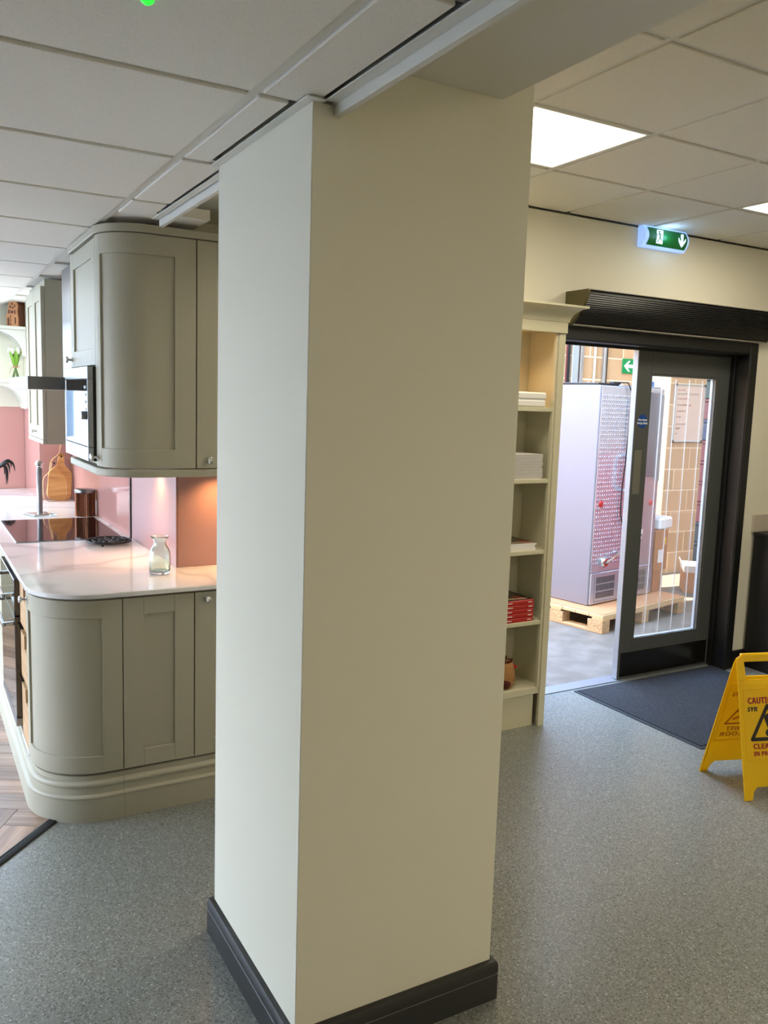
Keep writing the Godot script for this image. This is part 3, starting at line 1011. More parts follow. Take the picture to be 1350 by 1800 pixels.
func build_kitchen_uppers() -> void:
	var L := 0.68
	var zf := -3.420
	var r := 0.17
	var y0 := 1.430
	var y1 := 2.352
	var t := thing("wall_cabinet", "grey-green wall cabinet with a tall rounded corner door above the worktop", "cabinet", Vector3(0.87, 1.42, -3.6))
	var p: Array = corner_path(L + 0.023, zf - 0.023, r - 0.023, -3.598, 1.044)[0]
	part(t, "carcass", plan(p + [Vector3(1.044, 0, KEND + 0.007), Vector3(KW - 0.015, 0, KEND + 0.007), Vector3(KW - 0.015, 0, -3.598)], 1.427, 2.354), M.cab)
	curved_door(t, L, zf, r, -3.598, 1.042, y0, y1, 0.06, 0.086, 0.078, M.cab, Vector3(L, 1.468, -3.575))
	t = thing("wall_cabinet", "wall cabinet with a flat door and low knob, half hidden by the column", "cabinet", Vector3(1.2, 1.42, -3.6))
	part(t, "carcass", bx(1.0455, 1.36, 1.427, 2.354, KEND + 0.007, zf - 0.0225, 0), M.cab)
	shaker(t, Vector3(1.047, y0, zf - 0.022), Vector3.RIGHT, Vector3.BACK, 0.31, y1 - y0, 0.082, 0.078, M.cab, Vector2(0.048, 0.034))
	# microwave housing
	t = thing("wall_cabinet", "wall cabinet with a lift-up door above the built-in microwave", "cabinet", Vector3(0.87, 1.42, -3.89))
	var z0 := -4.172
	var z1 := -3.600
	var g := Geo.new()
	g.box(L + 0.0235, KW - 0.012, 1.838, 2.354, z0, z1, 0)
	g.box(L + 0.0235, KW - 0.012, 1.427, 1.445, z0, z1, 0)
	g.box(L + 0.0235, KW - 0.012, 1.445, 1.838, z0, z0 + 0.018, 0)
	g.box(L + 0.0235, KW - 0.012, 1.445, 1.838, z1 - 0.018, z1, 0)
	part(t, "carcass", g, M.cab)
	shaker(t, Vector3(L + 0.022, 1.842, z0 + 0.002), Vector3(0, 0, 1), Vector3(-1, 0, 0), z1 - z0 - 0.004, 2.346 - 1.842, 0.075, 0.07, M.cab, Vector2(0.03, 0.035))
	# microwave
	t = thing("microwave", "built-in microwave with mirrored glass front below the lift-up door", "microwave", Vector3(0.87, 1.445, -3.89))
	part(t, "body", bx(0.672, KW - 0.05, 1.447, 1.836, z0 + 0.02, z1 - 0.02, 0.002), M.dark_steel)
	var fr := Geo.new()
	var mz0 := -4.168
	var mz1 := -3.606
	fr.box(0.648, 0.671, 1.448, 1.505, mz0, mz1, 0.002)
	fr.box(0.648, 0.671, 1.785, 1.836, mz0, mz1, 0.002)
	fr.box(0.648, 0.671, 1.505, 1.785, mz0, mz0 + 0.022, 0.002)
	fr.box(0.648, 0.671, 1.505, 1.785, mz1 - 0.012, mz1, 0.002)
	part(t, "frame", fr, M.steel, "brushed steel frame")
	var dr := part(t, "door", bx(0.650, 0.671, 1.508, 1.782, mz0 + 0.024, mz1 - 0.115, 0.001), M.mirror_glass, "mirrored glass door")
	var cp := part(t, "control_panel", bx(0.650, 0.671, 1.508, 1.782, mz1 - 0.113, mz1 - 0.014, 0.001), M.mirror_glass)
	for k in 4:
		part(cp, "button", bx(0.648, 0.6505, 1.745 - k * 0.03, 1.757 - k * 0.03, mz1 - 0.085, mz1 - 0.045, 0.0008), M.steel)
	g = Geo.new()
	g.lathe([Vector2(0, 0), Vector2(0.018, 0), Vector2(0.017, 0.018), Vector2(0, 0.02)], 18, Transform3D(Basis(Quaternion(Vector3.UP, Vector3(-1, 0, 0))), Vector3(0.650, 1.635, mz1 - 0.065)))
	part(cp, "dial", g, M.steel, "steel dial")
	# light rail below and cornice above
	var a := corner_path(L - 0.004, zf + 0.004, r + 0.004, -4.174, 1.36)
	t = thing("light_rail", "grey-green light rail running under the rounded wall cabinets", "moulding", Vector3(0.9, 1.395, -3.5))
	g = Geo.new()
	g.sweep(a[0], a[1], rect(-0.030, 0.006, 1.395, 1.426, 0.004))
	part(t, "rail", g, M.cab)
	t = thing("cornice", "plain grey-green cornice along the top of the rounded wall cabinets", "moulding", Vector3(0.9, 2.355, -3.5))
	g = Geo.new()
	g.sweep(a[0], a[1], rect(-0.030, 0.006, 2.355, 2.386, 0.003))
	part(t, "rail", g, M.cab)
	# cooker hood
	t = thing("cooker_hood", "stainless steel chimney cooker hood with a thin flat canopy above the hob", "cooker hood", Vector3(0.8, 1.737, -4.66))
	part(t, "canopy", bx(0.50, KW - 0.011, 1.737, 1.798, -5.05, -4.283, 0.002), M.steel)
	part(t, "chimney", bx(0.775, KW - 0.001, 1.799, 2.392, -5.03, -4.755, 0.002), M.steel)
	part(t, "control", bx(0.497, 0.5005, 1.763, 1.772, -4.78, -4.68, 0.001), M.chrome)
	# cabinet beyond the hood
	t = thing("wall_cabinet", "pale two-door wall cabinet beyond the cooker hood beside the shelves", "cabinet", Vector3(0.89, 1.41, -5.76))
	part(t, "carcass", bx(0.7385, KW - 0.011, 1.412, 2.386, -6.1, -5.42, 0.001), M.cab)
	for k in 2:
		shaker(t, Vector3(0.737, 1.44, -6.099 + k * 0.341), Vector3(0, 0, 1), Vector3(-1, 0, 0), 0.337, 0.905, 0.068, 0.078, M.cab, Vector2(0.300 if k == 0 else 0.037, 0.04))
	g = bx(0.713, 0.738, 1.412, 1.437, -6.1, -5.42, 0.002)
	part(t, "light_rail", g, M.cab)
	# under-cabinet lights
	for q in [Vector3(0.985, 1.4265, -4.02), Vector3(1.24, 1.4265, -3.66)]:
		var o := thing("cabinet_spotlight", "small round spotlight under the microwave cabinet" if q.x < 1.1 else "small round spotlight under the cabinet beside the column", "light", q)
		g = Geo.new()
		g.lathe([Vector2(0, -0.006), Vector2(0.024, -0.006), Vector2(0.027, -0.004), Vector2(0.028, 0.0), Vector2(0, 0.0)], 20, Transform3D(Basis.IDENTITY, q))
		part(o, "case", g, M.chrome)
		g = Geo.new()
		g.lathe([Vector2(0, -0.0075), Vector2(0.019, -0.0075), Vector2(0.020, -0.0061), Vector2(0, -0.0061)], 20, Transform3D(Basis.IDENTITY, q))
		part(o, "lens", g, M.warm_bulb)
		var l := SpotLight3D.new()
		l.name = numbered("cabinet_beam")
		l.light_color = Color(1.0, 0.76, 0.50)
		l.light_energy = 0.2
		l.spot_angle = 62.0
		l.spot_range = 6.0
		l.spot_attenuation = 2.0
		l.light_size = 0.02
		l.shadow_enabled = true
		add_child(l)
		l.position = q + Vector3(0, -0.012, 0)
		l.rotation_degrees = Vector3(-90, 0, 0)

func board_shape(w: float, h: float, hw: float, hh: float) -> PackedVector2Array:
	# paddle board: width, full height, handle width and handle height
	var p := PackedVector2Array()
	var r := 0.045
	for i in 7:
		var a := -PI / 2 + PI / 2 * i / 6.0
		p.append(Vector2(w / 2 - r, r) + Vector2(cos(a), sin(a)) * r)
	var sh := h - hh
	p.append(Vector2(w / 2, sh - 0.07))
	for i in 6:
		var u := i / 5.0
		p.append(Vector2(lerpf(w / 2 - 0.004, hw / 2, smoothstep(0.0, 1.0, u)), sh - 0.05 + 0.075 * u))
	p.append(Vector2(hw / 2 - 0.003, h - hw * 0.6))
	for i in 7:
		var a := PI * i / 6.0
		p.append(Vector2(0, h - hw * 0.58) + Vector2(cos(a), sin(a)) * hw * 0.56)
	var k := p.size()
	for i in range(k - 1, -1, -1):
		if absf(p[i].x) > 1e-4:
			p.append(Vector2(-p[i].x, p[i].y))
	return p

func build_kitchen_small() -> void:
	var g: Geo
	# hob
	var t := thing("induction_hob", "black glass hob with a steel rim set in the quartz worktop", "hob", Vector3(0.745, WT, -5.08))
	part(t, "rim", bx(0.470, 1.017, WT, WT + 0.004, -5.49, -4.655, 0.001), M.alu)
	part(t, "glass", bx(0.475, 1.012, WT + 0.001, WT + 0.0048, -5.485, -4.660, 0.0005), M.black_gloss)
	# trivet
	t = thing("trivet", "round black cast iron trivet on short feet beside the hob", "trivet", Vector3(0.905, WT, -4.50))
	var c := Vector3(0.905, WT + 0.018, -4.50)
	g = Geo.new()
	for rr in [0.112, 0.082, 0.050]:
		var ring := []
		for i in 41:
			var a := TAU * i / 40.0
			ring.append(c + Vector3(cos(a), 0, sin(a)) * rr)
		g.tube(ring, 0.0055 if rr > 0.1 else 0.0045, 6, false)
	for i in 12:
		var a := TAU * i / 12.0
		var d := Vector3(cos(a), 0, sin(a))
		var s := Vector3(-sin(a), 0, cos(a))
		g.tube([c + d * 0.012, c + d * 0.05 + s * 0.012, c + d * 0.082 - s * 0.008, c + d * 0.11], 0.0045, 6)
	g.ball(c, Vector3(0.016, 0.006, 0.016), 10)
	part(t, "grate", g, M.iron)
	for i in 3:
		var a := TAU * i / 3.0 + 2.1
		g = Geo.new()
		g.lathe([Vector2(0, 0), Vector2(0.006, 0), Vector2(0.007, 0.018), Vector2(0, 0.018)], 10, Transform3D(Basis.IDENTITY, Vector3(c.x + cos(a) * 0.095, WT, c.z + sin(a) * 0.095)))
		part(t, "foot", g, M.iron)
	# glass jar
	t = thing("glass_jar", "clear glass jar with a wide rim standing on the worktop corner", "jar", Vector3(0.953, WT, -3.655))
	g = Geo.new()
	g.lathe([Vector2(0, 0.0), Vector2(0.034, 0.0), Vector2(0.043, 0.004), Vector2(0.046, 0.012), Vector2(0.0465, 0.075), Vector2(0.045, 0.098), Vector2(0.038, 0.115), Vector2(0.029, 0.128), Vector2(0.026, 0.138), Vector2(0.027, 0.150), Vector2(0.034, 0.157), Vector2(0.0385, 0.163), Vector2(0.0385, 0.167), Vector2(0.035, 0.168), Vector2(0.030, 0.162), Vector2(0.0235, 0.150), Vector2(0.0225, 0.138), Vector2(0.026, 0.125), Vector2(0.035, 0.111), Vector2(0.0415, 0.096), Vector2(0.043, 0.075), Vector2(0.0425, 0.018), Vector2(0.037, 0.011), Vector2(0, 0.013)], 32, Transform3D(Basis.IDENTITY, Vector3(0.953, WT + 0.0005, -3.655)))
	part(t, "body", g, M.glass)
	# paper towel holder
	t = thing("paper_towel_holder", "crushed-glass paper towel holder with a round finial behind the hob", "paper towel holder", Vector3(0.725, WT, -5.71))
	part(t, "base", bx(-0.075, 0.075, 0.0, 0.012, -0.075, 0.075, 0.004, Transform3D(Basis(Vector3.UP, 0.35), Vector3(0.725, WT, -5.71))), M.glass)
	g = Geo.new()
	g.lathe([Vector2(0, 0.0), Vector2(0.0175, 0.0), Vector2(0.0175, 0.28), Vector2(0.012, 0.285), Vector2(0.011, 0.292), Vector2(0, 0.292)], 18, Transform3D(Basis.IDENTITY, Vector3(0.725, WT + 0.012, -5.71)))
	part(t, "stem", g, mat("crushed", Color(1, 1, 1), 0.2, 0.35))
	tri_tex(M.crushed, grains(128, 41, Color(0.52, 0.52, 0.52), [[Color(0.92, 0.86, 0.88), 900, 3], [Color(0.18, 0.18, 0.18), 700, 3]]), 0.05, false)
	g = Geo.new()
	g.ball(Vector3(0.725, WT + 0.326, -5.71), Vector3(0.025, 0.025, 0.025), 18)
	part(t, "finial", g, M.chrome)
	# chopping boards leaning on the pink panel
	var spec := [[0.162, 0.300, 0.046, 0.088, 0.915, -6.405, 0.0, "small pale chopping board with a holed handle, front of three leaning boards"], [0.165, 0.345, 0.048, 0.10, 0.945, -6.428, 0.07, "middle-sized chopping board, second of three leaning boards"], [0.160, 0.440, 0.050, 0.12, 0.938, -6.450, 0.13, "tall chopping board leaning behind the two smaller boards"]]
	for q in spec:
		var o := thing("chopping_board", q[7], "chopping board", Vector3(q[4], WT, q[5]), "chopping boards leaning on the splashback")
		g = Geo.new()
		var lean := Transform3D(Basis(Vector3.RIGHT, -0.055) * Basis(Vector3.BACK, -q[6]), Vector3(q[4], WT + 0.0012 + sin(q[6]) * 0.04, q[5]))
		g.extrude(board_shape(q[0], q[1], q[2], q[3]), 0.015, lean, 0.003)
		part(o, "board", g, M.board_wood)
		g = Geo.new()
		g.lathe([Vector2(0, 0), Vector2(0.007, 0), Vector2(0.007, 0.0006), Vector2(0, 0.0008)], 12, lean * Transform3D(Basis(Vector3.RIGHT, PI / 2), Vector3(0, q[1] - q[2] * 0.55, 0.015)))
		part(o, "hanging_hole", g, M.black)
	# canister
	t = thing("canister", "ribbed copper canister with a steel lid standing by the splashback", "canister", Vector3(0.982, WT, -5.60))
	g = Geo.new()
	var ribs := 36
	var pr := PackedVector2Array()
	for i in ribs * 4:
		var a := TAU * i / (ribs * 4)
		pr.append(Vector2(cos(a), sin(a)) * (0.0595 + 0.0022 * cos(a * ribs)))
	g.extrude(pr, 0.150, Transform3D(Basis(Vector3(1, 0, 0), Vector3(0, 0, 1), Vector3(0, 1, 0)), Vector3(0.982, WT, -5.60)))
	part(t, "body", g, M.copper)
	g = Geo.new()
	g.lathe([Vector2(0, 0.0), Vector2(0.063, 0.0), Vector2(0.064, 0.003), Vector2(0.064, 0.019), Vector2(0.060, 0.023), Vector2(0.02, 0.026), Vector2(0, 0.026)], 36, Transform3D(Basis.IDENTITY, Vector3(0.982, WT + 0.1505, -5.60)))
	part(t, "lid", g, M.steel, "brushed steel lid")
	# rooster ornament whose tail shows
	t = thing("rooster_ornament", "black metal rooster ornament with drooping tail feathers on the far counter", "ornament", Vector3(0.52, WT, -7.0))
	g = Geo.new()
	g.lathe([Vector2(0, 0), Vector2(0.05, 0), Vector2(0.05, 0.006), Vector2(0.01, 0.010), Vector2(0.008, 0.09), Vector2(0, 0.09)], 16, Transform3D(Basis.IDENTITY, Vector3(0.52, WT, -7.0)))
	part(t, "base", g, M.iron)
	g = Geo.new()
	g.ball(Vector3(0.51, WT + 0.15, -7.0), Vector3(0.085, 0.065, 0.045), 16)
	g.ball(Vector3(0.44, WT + 0.23, -7.0), Vector3(0.035, 0.06, 0.03), 12)
	g.ball(Vector3(0.425, WT + 0.285, -7.0), Vector3(0.026, 0.026, 0.02), 12)
	g.extrude(PackedVector2Array([Vector2(0.402, WT + 0.29), Vector2(0.37, WT + 0.28), Vector2(0.402, WT + 0.275)]), 0.012, Transform3D(Basis.IDENTITY, Vector3(0, 0, -7.006)))
	g.extrude(PackedVector2Array([Vector2(0.405, WT + 0.30), Vector2(0.40, WT + 0.33), Vector2(0.415, WT + 0.318), Vector2(0.42, WT + 0.342), Vector2(0.433, WT + 0.322), Vector2(0.445, WT + 0.338), Vector2(0.448, WT + 0.30)]), 0.008, Transform3D(Basis.IDENTITY, Vector3(0, 0, -7.004)))
	part(t, "body", g, M.iron)
	var tails := [[0.715, 1.115, 0.265, 0.0], [0.690, 1.145, 0.262, 0.006], [0.662, 1.020, 0.235, -0.006], [0.650, 1.012, 0.250, 0.012], [0.640, 1.09, 0.225, -0.012], [0.675, 1.10, 0.245, 0.018]]
	for q in tails:
		var root := Vector3(0.575, WT + 0.165, -7.0 + q[3])
		var top := Vector3(lerpf(root.x, q[0], 0.55), WT + q[2] + 0.03, -7.0 + q[3])
		var tip := Vector3(q[0], q[1], -7.0 + q[3])
		var pts := []
		var rad := []
		for i in 12:
			var u := i / 11.0
			pts.append(root * (1 - u) * (1 - u) + (top + Vector3(0.05, 0.03, 0)) * 2 * u * (1 - u) + tip * u * u)
			rad.append(0.002 + 0.011 * sin(PI * minf(u * 0.92 + 0.08, 1.0)))
		g = Geo.new()
		g.tube(pts, rad, 6)
		part(t, "tail_feather", g, M.iron)
	# shelves
	for k in 2:
		var y: float = [2.196, 1.789][k]
		t = thing("wall_shelf", ["white wall shelf holding the carved wooden house", "white wall shelf holding the white tulips"][k], "shelf", Vector3(0.5, y, -7.25))
		part(t, "board", bx(0.39, 0.832, y, y + 0.024, -7.359, -7.12, 0.003), M.trim_white)
		for z in [-7.145, -7.33]:
			g = Geo.new()
			var arc := PackedVector2Array([Vector2(0, 0), Vector2(0, -0.20), Vector2(0.020, -0.20)])
			for i in 13:
				var a := PI - PI / 2 * i / 12.0
				arc.append(Vector2(0.200, -0.195) + Vector2(cos(a), sin(a)) * 0.175)
			arc.append(Vector2(0.230, -0.020))
			arc.append(Vector2(0.230, 0))
			g.extrude(arc, 0.022, Transform3D(Basis(Vector3(-1, 0, 0), Vector3(0, 1, 0), Vector3(0, 0, -1)), Vector3(0.832 if k == 0 else 0.828, y, z)), 0.002)
			part(t, "bracket", g, M.trim_white, "white curved bracket")
	# carved wooden house
	var hb := Vector3(0.752, 2.2205, -7.22)
	t = thing("wooden_ornament", "carved wooden house with a chimney and dark openings on the top shelf", "ornament", hb)
	var turn := Transform3D(Basis(Vector3.UP, -1.0), hb)
	g = Geo.new()
	var sil := PackedVector2Array([Vector2(-0.065, 0), Vector2(0.065, 0), Vector2(0.067, 0.06), Vector2(0.060, 0.09), Vector2(0.056, 0.115), Vector2(0.064, 0.145), Vector2(0.066, 0.16), Vector2(0.054, 0.185), Vector2(0.044, 0.19), Vector2(0.044, 0.205), Vector2(0.036, 0.21), Vector2(0.036, 0.236), Vector2(-0.018, 0.236), Vector2(-0.018, 0.205), Vector2(-0.030, 0.185), Vector2(-0.046, 0.150), Vector2(-0.052, 0.11), Vector2(-0.066, 0.095)])
	g.extrude(sil, -0.115, turn, 0.003)
	part(t, "body", g, M.carved_dark)
	g = Geo.new()
	var sil2 := PackedVector2Array()
	for q in sil:
		sil2.append(Vector2(q.x * 0.97, q.y * 0.99 + 0.001))
	g.extrude(sil2, 0.012, turn, 0.002)
	part(t, "front", g, M.carved_light, "pale carved front")
	for q in [[-0.05, 0.01, 0.022, 0.06], [-0.02, 0.01, 0.012, 0.02], [-0.02, 0.038, 0.012, 0.02], [0.03, 0.02, 0.018, 0.05], [-0.04, 0.10, 0.02, 0.03], [-0.012, 0.10, 0.03, 0.022], [0.028, 0.095, 0.016, 0.03], [-0.025, 0.14, 0.018, 0.022], [0.002, 0.135, 0.02, 0.016], [0.028, 0.145, 0.014, 0.022], [-0.005, 0.165, 0.022, 0.014], [-0.02, 0.066, 0.012, 0.02]]:
		g = Geo.new()
		g.box(q[0], q[0] + q[2], q[1], q[1] + q[3], 0.008, 0.0128, 0.0005, turn)
		part(t, "opening", g, M.carved_dark)
	# tulips
	var tb := Vector3(0.760, 1.8135, -7.22)
	t = thing("tulip_bunch", "bunch of white tulips tied with twine on the lower shelf", "flowers", tb)
	var rr := RandomNumberGenerator.new()
	rr.seed = 5
	for i in 6:
		var a := TAU * i / 6.0
		var lean := Vector3(cos(a) * 0.030, 0, sin(a) * 0.025)
		g = Geo.new()
		g.tube([tb - lean * 0.9, tb + Vector3(0, 0.10, 0), tb + lean * 1.1 + Vector3(0, 0.20, 0)], 0.0045, 7)
		part(t, "stem", g, M.stem)
		# closed bloom of petals
		g = Geo.new()
		var top := tb + lean * 1.25 + Vector3(0, 0.20, 0)
		for k in 3:
			var b := TAU * k / 3.0 + a
			g.ball(top + Vector3(cos(b) * 0.006, 0.024, sin(b) * 0.006), Vector3(0.012, 0.028, 0.012), 10)
		part(t, "bloom", g, M.petal)
		# leaf blade
		g = Geo.new()
		var out := Vector3(cos(a + 0.5), 0, sin(a + 0.5))
		var side := Vector3(-out.z, 0, out.x)
		var prev := []
		for k in 8:
			var u := k / 7.0
			var m := tb + Vector3(0, 0.095 + 0.135 * u, 0) + out * (0.008 + 0.048 * u * u)
			var w := 0.015 * sin(PI * clampf(u * 0.9 + 0.1, 0, 1)) + 0.001
			var now := [m - side * w + out * w * 0.4, m, m + side * w + out * w * 0.4]
			if k > 0:
				for j in 2:
					g.face([prev[j], prev[j + 1], now[j + 1], now[j]], -out)
			prev = now
		part(t, "leaf", g, M.leaf)
	g = Geo.new()
	g.lathe([Vector2(0.018, 0.094), Vector2(0.021, 0.098), Vector2(0.018, 0.102), Vector2(0.021, 0.106), Vector2(0.018, 0.110)], 14, Transform3D(Basis.IDENTITY, tb))
	g.tube([tb + Vector3(-0.015, 0.10, 0.015), tb + Vector3(-0.035, 0.085, 0.02), tb + Vector3(-0.045, 0.045, 0.02)], 0.0018, 5)
	g.tube([tb + Vector3(0.01, 0.10, 0.018), tb + Vector3(0.03, 0.115, 0.02), tb + Vector3(0.022, 0.09, 0.022)], 0.0018, 5)
	part(t, "twine_band", g, M.twine)

# ---------------------------------------------------------------- bookcase
func cover_img() -> Image:
	var im := Image.create(64, 64, false, Image.FORMAT_RGB8)
	im.fill(Color(0.10, 0.09, 0.08))
	var r := RandomNumberGenerator.new()
	r.seed = 12
	var cols := [Color(0.75, 0.62, 0.48), Color(0.08, 0.24, 0.22), Color(0.55, 0.16, 0.10), Color(0.80, 0.76, 0.68), Color(0.45, 0.38, 0.18), Color(0.70, 0.45, 0.42), Color(0.15, 0.14, 0.13)]
	for i in 26:
		im.fill_rect(Rect2i(r.randi_range(0, 52), r.randi_range(0, 52), r.randi_range(5, 18), r.randi_range(4, 14)), cols[i % cols.size()])
	im.fill_rect(Rect2i(0, 54, 64, 4), Color(0.85, 0.70, 0.58))
	im.generate_mipmaps()
	return im

func build_bookcase() -> void:
	var t := thing("bookcase", "tall cream open bookcase with a moulded crown beside the doorway", "bookcase", Vector3(2.6, 0, -3.52))
	var x0 := 2.235
	var x1 := 2.983
	var zf := -3.390
	var zb := DOORWALL + 0.001
	part(t, "side_panel", bx(x1 - 0.020, x1, 0, 2.145, zb, zf - 0.02, 0.001), M.book_paint)
	part(t, "side_panel", bx(x0, x0 + 0.020, 0, 2.145, zb, zf - 0.02, 0.001), M.book_paint)
	part(t, "back_panel", bx(x0 + 0.02, x1 - 0.02, 0.10, 2.13, zb, zb + 0.008, 0), M.book_paint)
	for x in [x1 - 0.040, x0]:
		part(t, "face_stile", bx(x, x + 0.040, 0, 2.108, zf - 0.0195, zf, 0.0015), M.book_paint)
	part(t, "inner_bead", bx(x1 - 0.055, x1 - 0.0405, 0.22, 2.108, zf - 0.030, zf - 0.006, 0.002), M.book_paint)
	part(t, "frieze", bx(x0, x1 + 0.004, 2.109, 2.165, zf - 0.02, zf + 0.008, 0.0015), M.book_paint)
	part(t, "top_panel", bx(x0 + 0.02, x1 - 0.02, 2.128, 2.144, zb + 0.008, zf - 0.021, 0), M.book_paint)
	part(t, "plinth_board", bx(x0 + 0.02, x1 - 0.058, 0.0, 0.185, zf - 0.048, zf - 0.030, 0.001), M.book_paint)
	# crown: cove and lip, with its return on the right
	var cr := [Vector2(0, 2.165), Vector2(0.010, 2.165), Vector2(0.013, 2.178), Vector2(0.018, 2.192), Vector2(0.027, 2.206), Vector2(0.040, 2.219), Vector2(0.056, 2.229), Vector2(0.072, 2.234), Vector2(0.078, 2.236), Vector2(0.078, 2.246), Vector2(0, 2.246)]
	var g := Geo.new()
	g.sweep([Vector3(x0, 0, zf), Vector3(x1, 0, zf)], [Vector3.BACK, Vector3.BACK], cr, true, -1.0, 1.0)
	g.sweep([Vector3(x1, 0, zf), Vector3(x1, 0, zb)], [Vector3.RIGHT, Vector3.RIGHT], cr, true, -1.0, 0.0)
	part(t, "crown_moulding", g, M.book_paint)
	part(t, "crown_top", bx(x0, x1, 2.24, 2.246, zb, zf, 0), M.book_paint)
	var tops := [1.728, 1.356, 0.978, 0.594, 0.222]
	for y in tops:
		part(t, "shelf", bx(x0 + 0.021, x1 - 0.021, y - (0.038 if y < 0.3 else 0.022), y, zb + 0.009, zf - 0.012, 0.002), M.book_paint)
	# spotlight in the top bay
	var q := Vector3(2.62, 2.1275, -3.53)
	var o := thing("shelf_spotlight", "small round spotlight in the top of the cream bookcase", "light", q)
	g = Geo.new()
	g.lathe([Vector2(0, -0.006), Vector2(0.026, -0.006), Vector2(0.028, 0.0), Vector2(0, 0.0)], 18, Transform3D(Basis.IDENTITY, q))
	part(o, "case", g, M.chrome)
	g = Geo.new()
	g.lathe([Vector2(0, -0.008), Vector2(0.020, -0.008), Vector2(0.021, -0.0062), Vector2(0, -0.0062)], 18, Transform3D(Basis.IDENTITY, q))
	part(o, "lens", g, M.warm_bulb)
	var l := SpotLight3D.new()
	l.name = numbered("shelf_beam")
	l.light_color = Color(1.0, 0.74, 0.45)
	l.light_energy = 0.16
	l.spot_angle = 70.0
	l.spot_range = 5.0
	l.spot_attenuation = 2.0
	l.light_size = 0.02
	l.shadow_enabled = true
	add_child(l)
	l.position = q + Vector3(0, -0.013, 0)
	l.rotation_degrees = Vector3(-90, 0, 0)
	# papers on the top shelf
	for k in 2:
		o = thing("paper_pack", ["lower of two white paper packs on the top shelf", "upper of two white paper packs on the top shelf"][k], "paper", Vector3(2.74, tops[0] + 0.038 * k, -3.5), "white paper packs on the bookcase")
		part(o, "pack", bx(2.585 - 0.004 * k, 2.895 + 0.004 * k, tops[0] + 0.0004 + 0.0385 * k, tops[0] + 0.0385 + 0.0385 * k, -3.63, -3.412, 0.008), M.paper)
	# brochures
	for k in 14:
		o = thing("brochure", "thin white brochure, %s of the tall stack on the second shelf" % ["lowest", "second from the bottom", "third from the bottom", "fourth from the bottom", "fifth from the bottom", "sixth from the bottom", "seventh from the bottom", "seventh from the top", "sixth from the top", "fifth from the top", "fourth from the top", "third from the top", "second from the top", "topmost"][k], "brochure", Vector3(2.75, tops[1] + 0.0092 * k, -3.5), "brochures stacked on the second shelf")
		var dx := rng.randf_range(-0.004, 0.004)
		var y: float = tops[1] + 0.0004 + 0.0092 * k
		part(o, "pages", bx(2.602 + dx, 2.895 + dx, y + 0.001, y + 0.0078, -3.625, -3.416, 0.0005), M.paper_grey)
		g = Geo.new()
		g.box(2.60 + dx, 2.897 + dx, y, y + 0.0009, -3.627, -3.414)
		g.box(2.60 + dx, 2.897 + dx, y + 0.0079, y + 0.0088, -3.627, -3.414)
		part(o, "cover", g, M.paper)
	# magazines
	mat("cover_print", Color(1, 1, 1), 0.3)
	M.cover_print.albedo_texture = ImageTexture.create_from_image(cover_img())
	for k in 3:
		o = thing("magazine", ["bottom magazine of the low pile on the third shelf", "middle magazine of the low pile on the third shelf", "top magazine with a dark printed cover on the third shelf"][k], "magazine", Vector3(2.75, tops[2] + 0.013 * k, -3.5), "magazines on the third shelf")
		var y: float = tops[2] + 0.0004 + 0.013 * k
		var x: float = 2.885 + [0.0, -0.006, 0.004][k]
		part(o, "pages", bx(2.62, x, y, y + 0.0118, -3.63, -3.42, 0.001), M.paper)
		if k == 2:
			g = Geo.new()
			g.uvquad(Vector3(2.62, y + 0.0122, -3.42), Vector3(x, y + 0.0122, -3.42), Vector3(x, y + 0.0122, -3.63), Vector3(2.62, y + 0.0122, -3.63), Vector3.UP)
			part(o, "cover", g, M.cover_print)
	# red catalogues
	for k in 5:
		o = thing("catalogue", ["lowest red-spined catalogue on the fourth shelf", "second red-spined catalogue from the shelf board", "middle red-spined catalogue of five on the fourth shelf", "fourth red-spined catalogue from the shelf board", "top red-spined catalogue with a printed cover on the fourth shelf"][k], "catalogue", Vector3(2.75, tops[3] + 0.0235 * k, -3.5), "red catalogues on the fourth shelf")
		var y: float = tops[3] + 0.0004 + 0.0235 * k
		var dx := rng.randf_range(-0.006, 0.004)
		part(o, "spine", bx(2.61 + dx, 2.885 + dx, y, y + 0.0228, -3.425, -3.409, 0.003), M.cat_red, "red spine")
		part(o, "pages", bx(2.612 + dx, 2.880 + dx, y + 0.002, y + 0.0205, -3.63, -3.4255, 0.0005), M.paper_grey)
		part(o, "cover", bx(2.61 + dx, 2.889 + dx, y + 0.0207, y + 0.0228, -3.632, -3.4255, 0.0005), M.cat_black)
		part(o, "fore_edge", bx(2.8802 + dx, 2.889 + dx, y + 0.0, y + 0.0206, -3.632, -3.4255, 0.0005), M.cat_black)
		for b in [[2.695, 0.045], [2.845, 0.026], [2.625, 0.02]]:
			part(o, "spine_print", bx(b[0] + dx, b[0] + b[1] + dx, y + 0.009, y + 0.0135, -3.4091, -3.4084, 0), M.paper)
		if k == 4:
			g = Geo.new()
			g.uvquad(Vector3(2.612 + dx, y + 0.0231, -3.426), Vector3(2.868 + dx, y + 0.0231, -3.426), Vector3(2.868 + dx, y + 0.0231, -3.63), Vector3(2.612 + dx, y + 0.0231, -3.63), Vector3.UP)
			part(o, "cover_picture", g, M.cover_print)
	# straw hen
	var hb := Vector3(2.752, tops[4] + 0.0005, -3.47)
	o = thing("hen_ornament", "woven straw hen ornament with a red beak on the bottom shelf", "ornament", hb)
	g = Geo.new()
	var prof := [Vector2(0, 0), Vector2(0.046, 0.0), Vector2(0.062, 0.022), Vector2(0.067, 0.055), Vector2(0.064, 0.095), Vector2(0.057, 0.125), Vector2(0.049, 0.140), Vector2(0.032, 0.150), Vector2(0, 0.154)]
